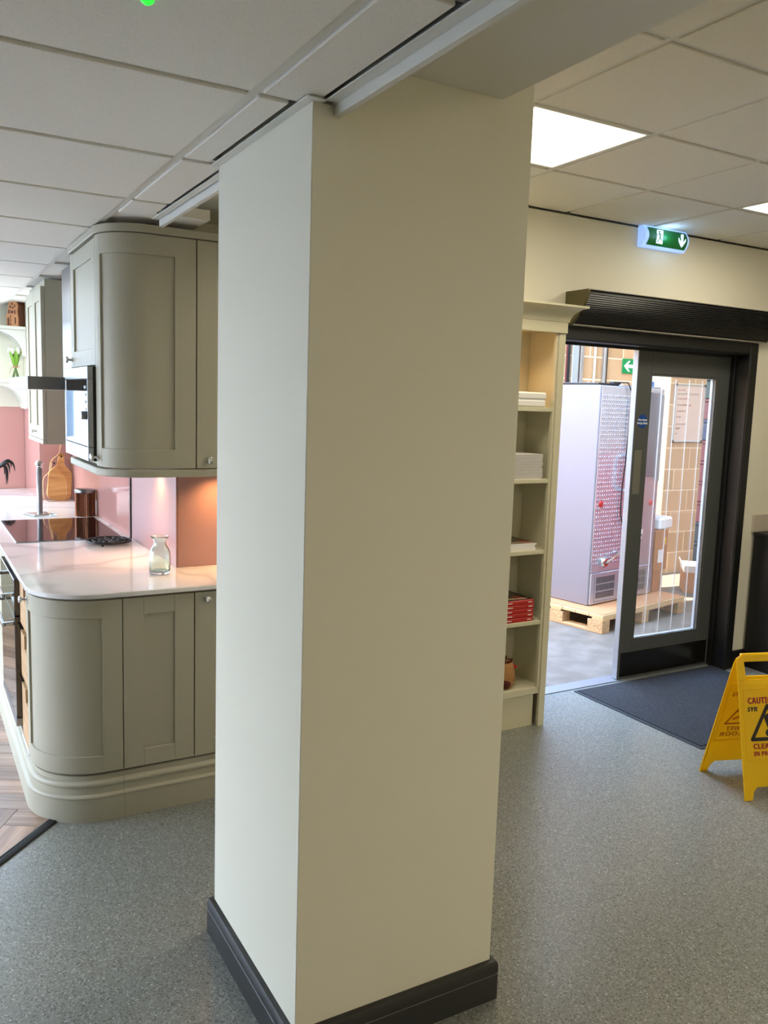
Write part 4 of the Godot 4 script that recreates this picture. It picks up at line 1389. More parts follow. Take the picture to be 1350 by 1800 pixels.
	g.lathe(prof, 22, Transform3D(Basis.from_scale(Vector3(1, 1, 0.8)), hb))
	part(o, "body", g, M.straw)
	var r := RandomNumberGenerator.new()
	r.seed = 3
	g = Geo.new()
	for i in 170:
		var a := r.randf() * TAU
		var h := r.randf_range(0.02, 0.125)
		var rad := 0.061 - 0.0000 if h < 0.09 else 0.053
		var p := hb + Vector3(cos(a) * rad, h, sin(a) * rad * 0.8)
		var d := Vector3(cos(a), r.randf_range(-1.6, -0.5), sin(a)).normalized()
		g.tube([p - d * 0.006, p + d * 0.010], [0.003, 0.0008], 4)
	var st := part(o, "straw_tufts", g, M.straw)
	st.set_meta("kind", "stuff")
	g = Geo.new()
	for i in 16:
		var a := TAU * i / 16.0
		var p := hb + Vector3(cos(a) * 0.038, 0.143, sin(a) * 0.030)
		g.tube([p, p + Vector3(cos(a) * 0.010, 0.012 + 0.006 * (i % 3), sin(a) * 0.008)], [0.007, 0.003], 5)
	part(o, "comb", g, M.gingham, "dark red checked comb")
	g = Geo.new()
	g.lathe([Vector2(0.014, 0), Vector2(0.010, 0.012), Vector2(0, 0.032)], 10, Transform3D(Basis(Quaternion(Vector3.UP, Vector3(0.97, -0.1, 0.25).normalized())), hb + Vector3(0.048, 0.116, 0.018)))
	part(o, "beak", g, M.felt_red, "red felt beak")
	g = Geo.new()
	g.ball(hb + Vector3(-0.012, 0.035, 0.040), Vector3(0.034, 0.030, 0.016), 12)
	part(o, "wing", g, M.gingham, "red checked cloth wing")

# ---------------------------------------------------------------- doorway
func door_leaf(called: String, hinge: Vector3, dir: float, turn: float, with_signs: bool) -> void:
	# built from the hinge along -x * dir, then turned about it
	var o := shell(called)
	o.position = hinge
	o.rotation.y = turn
	off[o] = Vector3.ZERO
	var W := 0.85
	var H := 2.09
	var X := func(d): return -d * dir
	var b := func(d0, d1, y0, y1, z0, z1, c := 0.002):
		var g := Geo.new()
		g.box(minf(X.call(d0), X.call(d1)), maxf(X.call(d0), X.call(d1)), y0, y1, z0, z1, c)
		return g
	var g2: Geo = b.call(0.0, 0.125, 0.0, H, -0.05, 0.0)
	g2.box(minf(X.call(W - 0.115), X.call(W)), maxf(X.call(W - 0.115), X.call(W)), 0, H, -0.05, 0.0, 0.002)
	g2.box(minf(X.call(0.125), X.call(W - 0.115)), maxf(X.call(0.125), X.call(W - 0.115)), 0, 0.245, -0.05, -0.0002, 0.001)
	g2.box(minf(X.call(0.125), X.call(W - 0.115)), maxf(X.call(0.125), X.call(W - 0.115)), 1.95, H, -0.05, -0.0002, 0.001)
	part(o, "leaf_frame", g2, M.leaf_grey)
	# pale glazing bead behind, dark bead in front
	for e in [[-0.049, -0.030, M.bead], [-0.018, -0.004, M.leaf_grey]]:
		g2 = Geo.new()
		var xa: float = minf(X.call(0.125), X.call(W - 0.115))
		var xb: float = maxf(X.call(0.125), X.call(W - 0.115))
		g2.box(xa, xa + 0.012, 0.245, 1.95, e[0], e[1], 0.001)
		g2.box(xb - 0.012, xb, 0.245, 1.95, e[0], e[1], 0.001)
		g2.box(xa + 0.012, xb - 0.012, 0.245, 0.257, e[0], e[1], 0.001)
		g2.box(xa + 0.012, xb - 0.012, 1.938, 1.95, e[0], e[1], 0.001)
		part(o, "glazing_bead", g2, e[2])
	part(o, "edge_strip", b.call(W, W + 0.004, 0, H, -0.046, -0.004, 0.001), M.bead)
	var pane := part(o, "pane", b.call(0.13, W - 0.12, 0.25, 1.945, -0.028, -0.021, 0), M.pane)
	for k in 4:
		var d := 0.245 + 0.124 * k
		part(pane, "printed_line", b.call(d - 0.004, d + 0.004, 0.272, 1.925, -0.0208, -0.0203, 0), M.line)
	if with_signs:
		part(o, "kick_plate", b.call(0.03, W - 0.015, 0.012, 0.172, 0.0003, 0.002, 0.0006), M.kick, "scuffed metal kick plate")
		part(o, "push_plate", b.call(W - 0.075, W - 0.012, 1.20, 1.475, 0.0003, 0.002, 0.0006), M.push, "satin metal push plate")
		var g3 := Geo.new()
		g3.lathe([Vector2(0, 0), Vector2(0.043, 0), Vector2(0.043, 0.0006), Vector2(0, 0.0006)], 28, Transform3D(Basis(Vector3.RIGHT, PI / 2), Vector3(X.call(W - 0.062), 1.654, 0.0003)))
		var s := part(o, "round_sticker", g3, M.sticker_blue, "round blue door sticker")
		text(s, "lettering", "Fire door", 0.013, M.white_ink, Transform3D(Basis.IDENTITY, Vector3(X.call(W - 0.062), 1.663, 0.0012)))
		text(s, "lettering", "keep shut", 0.013, M.white_ink, Transform3D(Basis.IDENTITY, Vector3(X.call(W - 0.062), 1.643, 0.0012)))

func build_door() -> void:
	# black frame: lining, architrave
	var f := shell("trim_3")
	part(f, "lining", bx(4.775, 4.80, 0, 2.16, -3.849, DOORWALL, 0), M.frame_black)
	part(f, "lining", bx(3.05, 3.075, 0, 2.16, -3.849, DOORWALL, 0), M.frame_black)
	part(f, "lining", bx(3.0755, 4.7745, 2.108, 2.159, -3.849, DOORWALL, 0), M.frame_black)
	part(f, "door_stop", bx(4.757, 4.7745, 0, 2.107, -3.778, -3.745, 0.002), M.frame_black)
	part(f, "door_stop", bx(3.076, 4.756, 2.092, 2.107, -3.778, -3.762, 0.002), M.frame_black)
	part(f, "header_strip", bx(3.076, 4.756, 2.113, 2.1175, -3.700, DOORWALL + 0.012, 0.001), M.alu)
	var pr := [Vector2(0, 0.0), Vector2(0.020, 0.0), Vector2(0.020, 0.02), Vector2(0.016, 0.03), Vector2(0.016, 0.045), Vector2(0.011, 0.055), Vector2(0.008, 0.075), Vector2(0, 0.075)]
	part(f, "architrave", bx(4.768, 4.846, 0, 2.182, DOORWALL, DOORWALL + 0.018, 0.004), M.frame_black)
	part(f, "architrave", bx(4.772, 4.792, 0, 2.114, DOORWALL + 0.0185, DOORWALL + 0.024, 0.002), M.frame_black)
	part(f, "architrave", bx(3.0, 4.7675, 2.112, 2.182, DOORWALL, DOORWALL + 0.018, 0.004), M.frame_black)
	part(f, "architrave", bx(3.0, 3.07, 0, 2.1115, DOORWALL, DOORWALL + 0.018, 0.004), M.frame_black)
	door_leaf("door_1", Vector3(4.772, 0.008, -3.780), 1.0, 0.0, true)
	door_leaf("door_2", Vector3(3.078, 0.008, -3.870), -1.0, deg_to_rad(82.0), false)
	var th := shell("trim_4")
	part(th, "threshold", bx(3.076, 4.774, 0.0, 0.006, -3.87, -3.765, 0.002), M.alu)
	# entrance mat
	var t := thing("door_mat", "dark blue-grey entrance mat with a rubber edge in front of the door", "mat", Vector3(4.14, 0, -3.25))
	part(t, "edge", bx(3.515, 4.757, 0.0005, 0.006, -3.738, -2.775, 0.003), M.mat_edge)
	part(t, "pile", bx(3.535, 4.737, 0.004, 0.011, -3.72, -2.795, 0.003), M.mat_pile)
	# ribbed heater above the door
	t = thing("door_heater", "long black ribbed warm-air heater mounted above the door", "heater", Vector3(4.02, 2.19, -3.58))
	var sec := [Vector2(0.004, 2.362), Vector2(0.165, 2.362), Vector2(0.172, 2.352)]
	var n := 17
	for i in n * 2:
		var u := float(i) / (n * 2 - 1)
		var q := Vector2(0.171, 2.345).lerp(Vector2(0.062, 2.198), u) + Vector2(0.018, -0.012) * sin(PI * u)
		sec.append(q + Vector2(0.012, -0.009) * (0.28 if i % 2 == 0 else 0.0))
	sec.append_array([Vector2(0.055, 2.192), Vector2(0.004, 2.192)])
	var g := Geo.new()
	g.sweep([Vector3(3.215, 0, DOORWALL), Vector3(4.845, 0, DOORWALL)], [Vector3.BACK, Vector3.BACK], sec, true)
	part(t, "ribbed_cover", g, M.heater)
	g = Geo.new()
	var cap := [Vector2(0.002, 2.187), Vector2(0.058, 2.187), Vector2(0.10, 2.222), Vector2(0.15, 2.282), Vector2(0.180, 2.345), Vector2(0.178, 2.366), Vector2(0.002, 2.366)]
	g.sweep([Vector3(3.199, 0, DOORWALL), Vector3(3.2145, 0, DOORWALL)], [Vector3.BACK, Vector3.BACK], cap, true)
	part(t, "end_cap", g, M.heater_cap, "olive end cap")
	g = Geo.new()
	g.sweep([Vector3(4.8455, 0, DOORWALL), Vector3(4.86, 0, DOORWALL)], [Vector3.BACK, Vector3.BACK], cap, true)
	part(t, "end_cap", g, M.heater_cap)
	part(t, "top_lip", bx(3.2145, 4.845, 2.3625, 2.367, DOORWALL + 0.10, DOORWALL + 0.177, 0.001), M.heater_lip)
	part(t, "bottom_lip", bx(3.2145, 4.845, 2.184, 2.1915, DOORWALL + 0.02, DOORWALL + 0.058, 0.001), M.heater_lip)
	# black unit at the right edge
	t = thing("base_cabinet", "black base unit with a stone upstand against the wall right of the door", "cabinet", Vector3(5.8, 0, -3.35))
	part(t, "body", bx(4.962, 6.69, 0.10, 0.915, -3.641, -3.08, 0.002), M.black)
	part(t, "plinth_board", bx(4.975, 6.69, 0.0, 0.0995, -3.641, -3.13, 0.001), M.black)
	part(t, "top", bx(4.955, 6.695, 0.9155, 0.937, -3.641, -3.06, 0.002), M.black)
	part(t, "upstand", bx(4.950, 6.695, 0.9375, 1.055, -3.659, -3.645, 0.002), M.stone_up, "pale stone upstand")

# ---------------------------------------------------------------- loading bay behind the door
func block_wall(parent: Node, x0: float, x1: float, z: float, y1: float, shift: float, m0 := 0) -> void:
	var bw := 0.45
	var bh := 0.225
	var row := 0
	var y := 0.0
	while y < y1:
		var x := x0 - fposmod(shift + (0.225 if row % 2 == 1 else 0.0), bw)
		while x < x1:
			var a := maxf(x, x0)
			var b := minf(x + bw, x1)
			if b - a > 0.05:
				var sx := b - a - 0.010
				put(parent, "block", shared_box(sx, bh - 0.010, 0.05, 0.004), M["block%d" % rng.randi_range(0, 2)], Vector3((a + b) / 2, y + bh / 2, z + 0.005 - 0.025 + rng.randf_range(-0.0008, 0.0008)))
			x += bw
		y += bh
		row += 1

func build_bay() -> void:
	wall("floor", [[1.35, 12.5, -0.12, -0.001, -9.2, -3.79]], M.concrete)
	var wb := wall("wall_bay_back", [[1.66, 5.0, 0, 2.7, -6.72, -6.445], [5.0, 6.93, 0, 3.6, -6.72, -6.445], [6.93, 7.475, 0, 3.6, -6.72, -6.225], [7.2, 12.4, 0, 3.6, -9.2, -9.0]], M.mortar)
	block_wall(wb, 1.68, 6.93, -6.4475, 2.6, 0.18)
	block_wall(wb, 6.93, 7.475, -6.2275, 2.7, 0.30)
	# return face of the pier
	wall("wall_bay_front", [[6.7, 12.4, 0, 3.6, -3.86, -3.70], [1.6, 6.7, 3.15, 3.6, -3.86, -3.70]], M.mortar)
	# unseen roof added to shape the sky light; its opening lets in the sun patch
	wall("ceiling", [[5.1, 8.5, 3.6, 3.75, -6.72, -3.7], [8.5, 8.85, 3.6, 3.75, -9.2, -3.7], [10.2, 12.4, 3.6, 3.75, -9.2, -3.7], [8.85, 10.2, 3.6, 3.75, -9.2, -5.87], [8.85, 10.2, 3.6, 3.75, -4.92, -3.7], [6.7, 8.5, 3.6, 3.75, -9.2, -6.72]], M.soffit)
	wall("wall_bay_added", [[1.601, 1.66, 0, 3.2, -6.72, -3.86]], M.block0)  # unseen block cladding added to cut bounce light onto the fridge
	wall("wall_bay_end", [[12.2, 12.4, 0, 3.6, -9.0, -3.86]], M.mortar)
	var fb2 := wall("wall_street", [[-14.0, 8.0, 0.0, 5.2, -17.2, -17.0]], M.facade)
	for k in 9:
		part(fb2, "shop_window", bx(-12.5 + k * 2.2, -11.2 + k * 2.2, 0.9, 2.3, -17.0, -16.97, 0), M.facade_dark)
		part(fb2, "upper_window", bx(-12.4 + k * 2.2, -11.4 + k * 2.2, 3.2, 4.4, -17.0, -16.97, 0), M.facade_dark)
	wall("floor", [[-40, 40, -0.14, -0.125, -40, 40]], M.ground)

	# pallet
	var pa := deg_to_rad(11.5)
	var pb := Transform3D(Basis(Vector3.UP, pa), Vector3(4.633, 0.0, -4.656))
	var t := thing("pallet", "wooden pallet with chipboard blocks under the fridge", "pallet", Vector3(5.1, 0, -5.0))
	var W := 1.215
	var D := 0.90
	for k in 3:
		var d0: float = [0.0, -0.40, -0.80][k]
		part(t, "bottom_board", bx(0, W, 0.0, 0.018, d0 - 0.10, d0, 0.002, pb) if false else bx([0.0, W / 2 - 0.05, W - 0.10][k], [0.10, W / 2 + 0.05, W][k], 0.0, 0.018, -D, 0, 0.002, pb), M.pine)
	for i in 3:
		for k in 3:
			var x: float = [0.0, W / 2 - 0.05, W - 0.10][i]
			var z: float = [-0.14, -D / 2 - 0.07, -D][k]
			part(t, "block", bx(x, x + 0.10, 0.0185, 0.098, z, z + 0.14, 0.002, pb), M.chip)
	for k in 3:
		var z: float = [-0.10, -D / 2 - 0.05, -D][k]
		part(t, "stringer", bx(0, W, 0.0985, 0.118, z, z + 0.10, 0.002, pb), M.pine)
	for k in 7:
		var z := -0.125 - k * 0.129
		part(t, "deck_board", bx(0, W, 0.1185, 0.145, z, z + 0.124, 0.0015, pb), M.pine)
	part(t, "cover_sheet", bx(0.02, W - 0.01, 0.1455, 0.150, -D + 0.01, -0.012, 0.001, pb), M.card)

	# fridge with its back to the door
	var fb := Transform3D(Basis(Vector3.UP, deg_to_rad(10.8)), Vector3(4.732, 0.152, -4.925))
	t = thing("upright_fridge", "tall silver fridge standing on the pallet with its dimpled back to the door", "fridge", Vector3(5.2, 0.15, -5.3))
	var FW := 0.905
	var FH := 1.765
	part(t, "body", bx(0, FW, 0.0, FH, -0.62, -0.012, 0.006, fb), M.fridge)
	part(t, "back_sheet", bx(0.012, FW - 0.012, 0.265, FH - 0.006, -0.0118, -0.004, 0.002, fb), M.fridge_back, "dimpled silver back sheet")
	part(t, "lower_cover", bx(0.012, FW - 0.012, 0.006, 0.262, -0.0118, 0.004, 0.003, fb), M.fridge_back)
	# dimples
	var mm := MultiMesh.new()
	mm.transform_format = MultiMesh.TRANSFORM_3D
	var bump := Geo.new()
	bump.ball(Vector3.ZERO, Vector3(0.0052, 0.0115, 0.003), 8)
	mm.mesh = bump.mesh()
	var spots := []
	for i in 18:
		for j in 40:
			var x := 0.036 + i * 0.0305
			var y := 0.34 + j * 0.0345
			if x < FW - 0.30 or y < 1.0:
				spots.append(fb * Transform3D(Basis.IDENTITY, Vector3(x, y, -0.004)))
	mm.instance_count = spots.size()
	for i in spots.size():
		mm.set_instance_transform(i, spots[i])
	var mi := MultiMeshInstance3D.new()
	mi.name = "dimples"
	mi.multimesh = mm
	mi.material_override = M.fridge_back
	t.add_child(mi)
	mi.position = -off[t]
	mi.set_meta("kind", "stuff")
	# dark inset panel at the right of the back
	part(t, "inset_panel", bx(FW - 0.30, FW - 0.085, 1.02, FH - 0.035, -0.004, 0.0005, 0.0015, fb), M.fridge_panel, "dark grey inset panel")
	part(t, "corner_post", bx(FW - 0.070, FW - 0.020, 0.98, FH - 0.05, -0.004, 0.010, 0.006, fb), M.fridge)
	# grille slots
	for rr in 3:
		for k in 13:
			part(t, "grille_slot", bx(0.085 + k * 0.0195, 0.095 + k * 0.0195, 0.050 + rr * 0.062, 0.102 + rr * 0.062, 0.003, 0.0052, 0, fb), M.slot)
	for rr in 3:
		for k in 13:
			part(t, "grille_slot", bx(0.545 + k * 0.0195, 0.555 + k * 0.0195, 0.050 + rr * 0.062, 0.102 + rr * 0.062, 0.003, 0.0052, 0, fb), M.slot)
	part(t, "grille_rim", bx(0.055, 0.062, 0.03, 0.24, 0.003, 0.007, 0.001, fb), M.fridge)
	part(t, "grille_rim", bx(0.062, 0.40, 0.024, 0.031, 0.003, 0.007, 0.001, fb), M.fridge)
	# drain fitting, red plug, rating plates
	var g := Geo.new()
	g.lathe([Vector2(0, 0), Vector2(0.042, 0), Vector2(0.042, 0.02), Vector2(0.032, 0.034), Vector2(0.020, 0.034), Vector2(0.020, 0.02), Vector2(0, 0.02)], 20, fb * Transform3D(Basis(Vector3.RIGHT, PI / 2), Vector3(0.165, 0.345, -0.004)))
	part(t, "drain_socket", g, M.chrome)
	g = Geo.new()
	g.tube([fb * Vector3(0.165, 0.345, 0.03), fb * Vector3(0.24, 0.372, 0.035), fb * Vector3(0.33, 0.41, 0.03), fb * Vector3(0.345, 0.412, 0.0)], 0.010, 10)
	part(t, "drain_pipe", g, M.chrome)
	for q in [Vector3(0.085, 0.825, -0.004), Vector3(0.80, 0.80, -0.004)]:
		g = Geo.new()
		g.lathe([Vector2(0, 0), Vector2(0.028, 0), Vector2(0.022, 0.010), Vector2(0, 0.012)], 14, fb * Transform3D(Basis(Vector3.RIGHT, PI / 2), q))
		part(t, "plug", g, M.cat_red, "round red plug")
	for q in [[0.66, 0.535, 0.05, 0.042], [0.655, 0.495, 0.045, 0.02]]:
		part(t, "rating_plate", bx(q[0], q[0] + q[2], q[1], q[1] + q[3], -0.004, -0.0025, 0, fb), M.paper)
	# white grab handle
	g = Geo.new()
	g.tube([fb * Vector3(0.395, 0.92, -0.002), fb * Vector3(0.36, 0.935, 0.045), fb * Vector3(0.345, 0.965, 0.06), fb * Vector3(0.345, 1.17, 0.06), fb * Vector3(0.36, 1.2, 0.045), fb * Vector3(0.395, 1.215, -0.002)], 0.012, 10)
	part(t, "handle", g, M.pipe_white, "white tubular handle")
	part(t, "top_tray", bx(0.02, 0.30, FH + 0.0005, FH + 0.02, -0.58, -0.05, 0.003, fb), M.black)
	part(t, "top_tray", bx(0.32, FW - 0.03, FH + 0.0005, FH + 0.012, -0.58, -0.03, 0.003, fb), M.alu)
	g = Geo.new()
	g.box(0.20, 0.30, FH + 0.0125, FH + 0.035, -0.08, -0.035, 0.004, fb)
	part(t, "cable_clamp", g, M.black)
	# cable down the back
	g = Geo.new()
	g.tube([fb * Vector3(0.25, FH + 0.03, -0.05), fb * Vector3(0.33, FH + 0.03, 0.01), fb * Vector3(0.375, FH - 0.04, 0.018), fb * Vector3(0.385, FH - 0.2, 0.012), fb * Vector3(0.378, FH - 0.4, 0.012), fb * Vector3(0.36, FH - 0.62, 0.014), fb * Vector3(0.34, FH - 0.80, 0.014), fb * Vector3(0.335, FH - 0.95, 0.014), fb * Vector3(0.345, FH - 1.05, 0.014), fb * Vector3(0.395, FH - 1.14, 0.012)], 0.0055, 7)
	part(t, "power_cable", g, M.cable, "black power cable")

	# cartons beside the fridge
	var cb := Transform3D(Basis(Vector3.UP, deg_to_rad(10.8)), Vector3(5.68, 0.0, -5.06))
	t = thing("cardboard_box", "lower cardboard carton standing on the pallet beside the fridge", "box", Vector3(5.8, 0.15, -5.3))
	part(t, "carton", bx(-0.02, 0.14, 0.1515, 0.335, -0.42, -0.06, 0.003, cb), M.card)
	part(t, "flap_line", bx(0.06, 0.072, 0.18, 0.31, -0.0602, -0.0590, 0, cb * Transform3D(Basis(Vector3.BACK, -0.5), Vector3(-0.07, 0.06, 0))), M.card_dark)
	t = thing("cardboard_box", "upper cardboard carton with a pale label and yellow tape beside the fridge", "box", Vector3(5.8, 0.336, -5.3))
	part(t, "carton", bx(-0.02, 0.185, 0.3365, 0.69, -0.42, -0.06, 0.003, cb), M.card)
	part(t, "label", bx(0.04, 0.115, 0.405, 0.52, -0.0602, -0.0590, 0, cb), M.paper)
	part(t, "yellow_tape", bx(0.115, 0.155, 0.56, 0.625, -0.0602, -0.0590, 0, cb), M.tape_yellow)
	t = thing("foam_block", "white foam block lying on the upper carton beside the fridge", "packaging", Vector3(5.85, 0.69, -5.3))
	part(t, "block", bx(0.05, 0.30, 0.691, 0.80, -0.46, -0.05, 0.018, cb * Transform3D(Basis(Vector3.UP, 0.12), Vector3.ZERO)), M.foam)
	# open carton on the floor
	var ob := Transform3D(Basis(Vector3.UP, deg_to_rad(-44.0)), Vector3(6.46, 0.0, -5.47))
	t = thing("cardboard_box", "open cardboard carton with white lining on the floor by the block pier", "box", Vector3(6.6, 0, -5.5))
	part(t, "front_side", bx(0, 0.42, 0.0, 0.20, -0.004, 0.0, 0.0005, ob), M.card)
	part(t, "left_side", bx(0.0, 0.004, 0.0, 0.20, -0.32, -0.0045, 0.0005, ob), M.card)
	part(t, "right_side", bx(0.416, 0.42, 0.0, 0.20, -0.32, -0.0045, 0.0005, ob), M.card)
	part(t, "back_side", bx(0.0, 0.42, 0.0, 0.26, -0.324, -0.3205, 0.0005, ob), M.foam)
	part(t, "bottom", bx(0.004, 0.416, 0.0, 0.004, -0.32, -0.004, 0, ob), M.card)
	part(t, "front_flap", bx(0.0, 0.42, 0.0, 0.09, -0.004, 0.0, 0.0005, ob * Transform3D(Basis(Vector3.RIGHT, 0.6), Vector3(0, 0.2, 0))), M.foam)
	part(t, "left_flap", bx(-0.002, 0.002, 0.0, 0.10, -0.31, -0.01, 0.0005, ob * Transform3D(Basis(Vector3.BACK, 0.25), Vector3(0.002, 0.2, 0))), M.foam)
	part(t, "printed_mark", bx(0.16, 0.26, 0.085, 0.10, 0.0002, 0.0008, 0, ob * Transform3D(Basis(Vector3.BACK, 0.5), Vector3(0.06, -0.06, 0))), M.card_dark)

	# whiteboard on the pier
	t = thing("whiteboard", "small portrait whiteboard with red handwriting on the block pier", "whiteboard", Vector3(7.21, 1.42, -6.2))
	var zw := -6.213
	part(t, "surface", bx(7.0, 7.425, 1.425, 2.005, zw, zw + 0.012, 0.001), M.whiteboard)
	for q in [[6.988, 7.0, 1.413, 2.017], [7.425, 7.437, 1.413, 2.017], [7.0, 7.425, 1.413, 1.425], [7.0, 7.425, 2.005, 2.017]]:
		part(t, "frame_bar", bx(q[0], q[1], q[2], q[3], zw, zw + 0.018, 0.002), M.alu)
	for q in [Vector2(6.994, 1.419), Vector2(7.431, 1.419), Vector2(6.994, 2.011), Vector2(7.431, 2.011)]:
		part(t, "corner_cap", bx(q.x - 0.014, q.x + 0.014, q.y - 0.014, q.y + 0.014, zw, zw + 0.020, 0.003), M.black)
	var wr := RandomNumberGenerator.new()
	wr.seed = 9
	for k in 9:
		var y: float = [1.955, 1.915, 1.865, 1.80, 1.735, 1.675, 1.60, 1.555, 1.50][k]
		g = Geo.new()
		var x := 7.025
		var n := [3, 9, 5, 6, 4, 2, 5, 2, 1][k] as int
		for i in n:
			var pts := []
			for j in 7:
				pts.append(Vector3(x + j * 0.0045, y + (0.010 if j % 2 == 0 else -0.008) + wr.randf_range(-0.004, 0.004), zw + 0.0125))
			g.tube(pts, 0.0013, 4)
			x += 0.036
		part(t, "handwriting", g, M.marker if k != 1 else M.marker_grey)
	# exit arrow plate and blue notice on the back wall
	t = thing("arrow_sign", "green exit sign with a white arrow pointing left on the block wall", "sign", Vector3(6.4, 2.1, -6.43))
	part(t, "plate", bx(6.435, 6.64, 2.105, 2.255, -6.433, -6.429, 0.001), M.safety_green)
	g = Geo.new()
	g.extrude(PackedVector2Array([Vector2(6.455, 2.18), Vector2(6.52, 2.235), Vector2(6.545, 2.235), Vector2(6.51, 2.197), Vector2(6.60, 2.197), Vector2(6.60, 2.163), Vector2(6.51, 2.163), Vector2(6.545, 2.125), Vector2(6.52, 2.125)]), 0.001, Transform3D(Basis.IDENTITY, Vector3(0, 0, -6.4288)))
	part(t, "arrow", g, M.white_ink)
	t = thing("notice", "small blue and white notice on the block wall above the fridge", "sign", Vector3(6.87, 1.97, -6.43))
	part(t, "plate", bx(6.83, 6.925, 1.97, 2.10, -6.433, -6.430, 0.001), M.white_ink)
	part(t, "blue_field", bx(6.842, 6.913, 1.978, 2.035, -6.4298, -6.4292, 0), mat("notice_blue", Color(0.05, 0.42, 0.75), 0.5))
	# steel post and services left of the sign
	t = thing("steel_post", "grey steel post rising behind the fridge", "post", Vector3(5.78, 0, -6.35))
	part(t, "flange", bx(5.715, 5.79, 0, 3.59, -6.39, -6.375, 0.001), M.beam_grey)
	part(t, "web", bx(5.748, 5.758, 0, 3.59, -6.428, -6.3905, 0.001), M.beam_grey)
	t = thing("service_pipe", "pale conduit running up the block wall behind the fridge", "pipe", Vector3(6.04, 0, -6.42))
	g = Geo.new()
	g.tube([Vector3(6.04, 0.0, -6.415), Vector3(6.04, 3.59, -6.415)], 0.012, 10)
	part(t, "conduit", g, M.pipe_white)
	t = thing("cable_tray", "galvanised cable tray with a black cable on the block wall", "cable tray", Vector3(6.2, 0, -6.42))
	part(t, "tray", bx(6.155, 6.185, 0, 3.59, -6.433, -6.40, 0.002), M.alu)
	g = Geo.new()
	g.tube([Vector3(6.198, 0.0, -6.415), Vector3(6.198, 3.59, -6.415)], 0.011, 8)
	part(t, "cable", g, M.cable)
	t = thing("wall_cables", "bundle of dark cables beside the grey steel post", "cables", Vector3(5.7, 0, -6.42))
	for k in 3:
		g = Geo.new()
		var x := 5.665 + k * 0.018
		g.tube([Vector3(x, 0.0, -6.415), Vector3(x + 0.004, 1.7, -6.412), Vector3(x, 3.59, -6.415)], 0.008, 7)
		part(t, "cable", g, [M.cable_red, M.cable, M.cable][k])
	t = thing("steel_channel", "pale steel channel beside the grey post on the block wall", "channel", Vector3(5.86, 0, -6.42))
	part(t, "channel", bx(5.835, 5.875, 0, 3.59, -6.433, -6.395, 0.002), M.alu)
	# stacked crates past the pier
	var cy := 0.0
	var kinds := ["crate_black", "crate_black", "crate_red", "crate_red", "crate_red", "crate_red", "crate_blue", "crate_red", "crate_green"]
	var say := ["bottom black crate of the stack past the pier", "second black crate of the stack past the pier", "lowest red crate of the stack past the pier", "second lowest red crate of the stack past the pier", "third red crate of the stack past the pier", "red crate right below the blue crate", "blue crate in the stack past the pier", "red crate right below the green crate", "dark green crate on top of the stack past the pier"]
	for k in kinds.size():
		t = thing("storage_crate", say[k], "crate", Vector3(8.2, cy, -6.6), "storage crates past the block pier")
		var y1 := cy + 0.235
		part(t, "body", bx(7.93, 8.52, cy + 0.001, y1 - 0.035, -6.8, -6.42, 0.008), M[kinds[k]])
		part(t, "rim", bx(7.915, 8.535, y1 - 0.0345, y1 - 0.002, -6.815, -6.405, 0.006), M[kinds[k]])
		cy += 0.236
	# unseen red lockers, added only for the red reflection in the fridge back
	for k in 3:
		t = thing("added_locker", ["added unseen red locker nearest the doorway, mirrored in the fridge back", "added unseen red locker in the middle, mirrored in the fridge back", "added unseen red locker farthest from the doorway, mirrored in the fridge back"][k], "locker", Vector3(7.1 + 0.62 * k, 0, -4.1), "added red lockers for the fridge reflection")
		var x := 6.8 + 0.62 * k
		part(t, "body", bx(x, x + 0.6, 0.0, 1.25, -4.33, -3.87, 0.004), M.added_locker_red)
		part(t, "door", bx(x + 0.02, x + 0.58, 0.05, 1.22, -4.345, -4.3305, 0.003), M.added_locker_red)
		part(t, "handle", bx(x + 0.5, x + 0.52, 0.6, 0.72, -4.36, -4.3455, 0.002), M.alu)

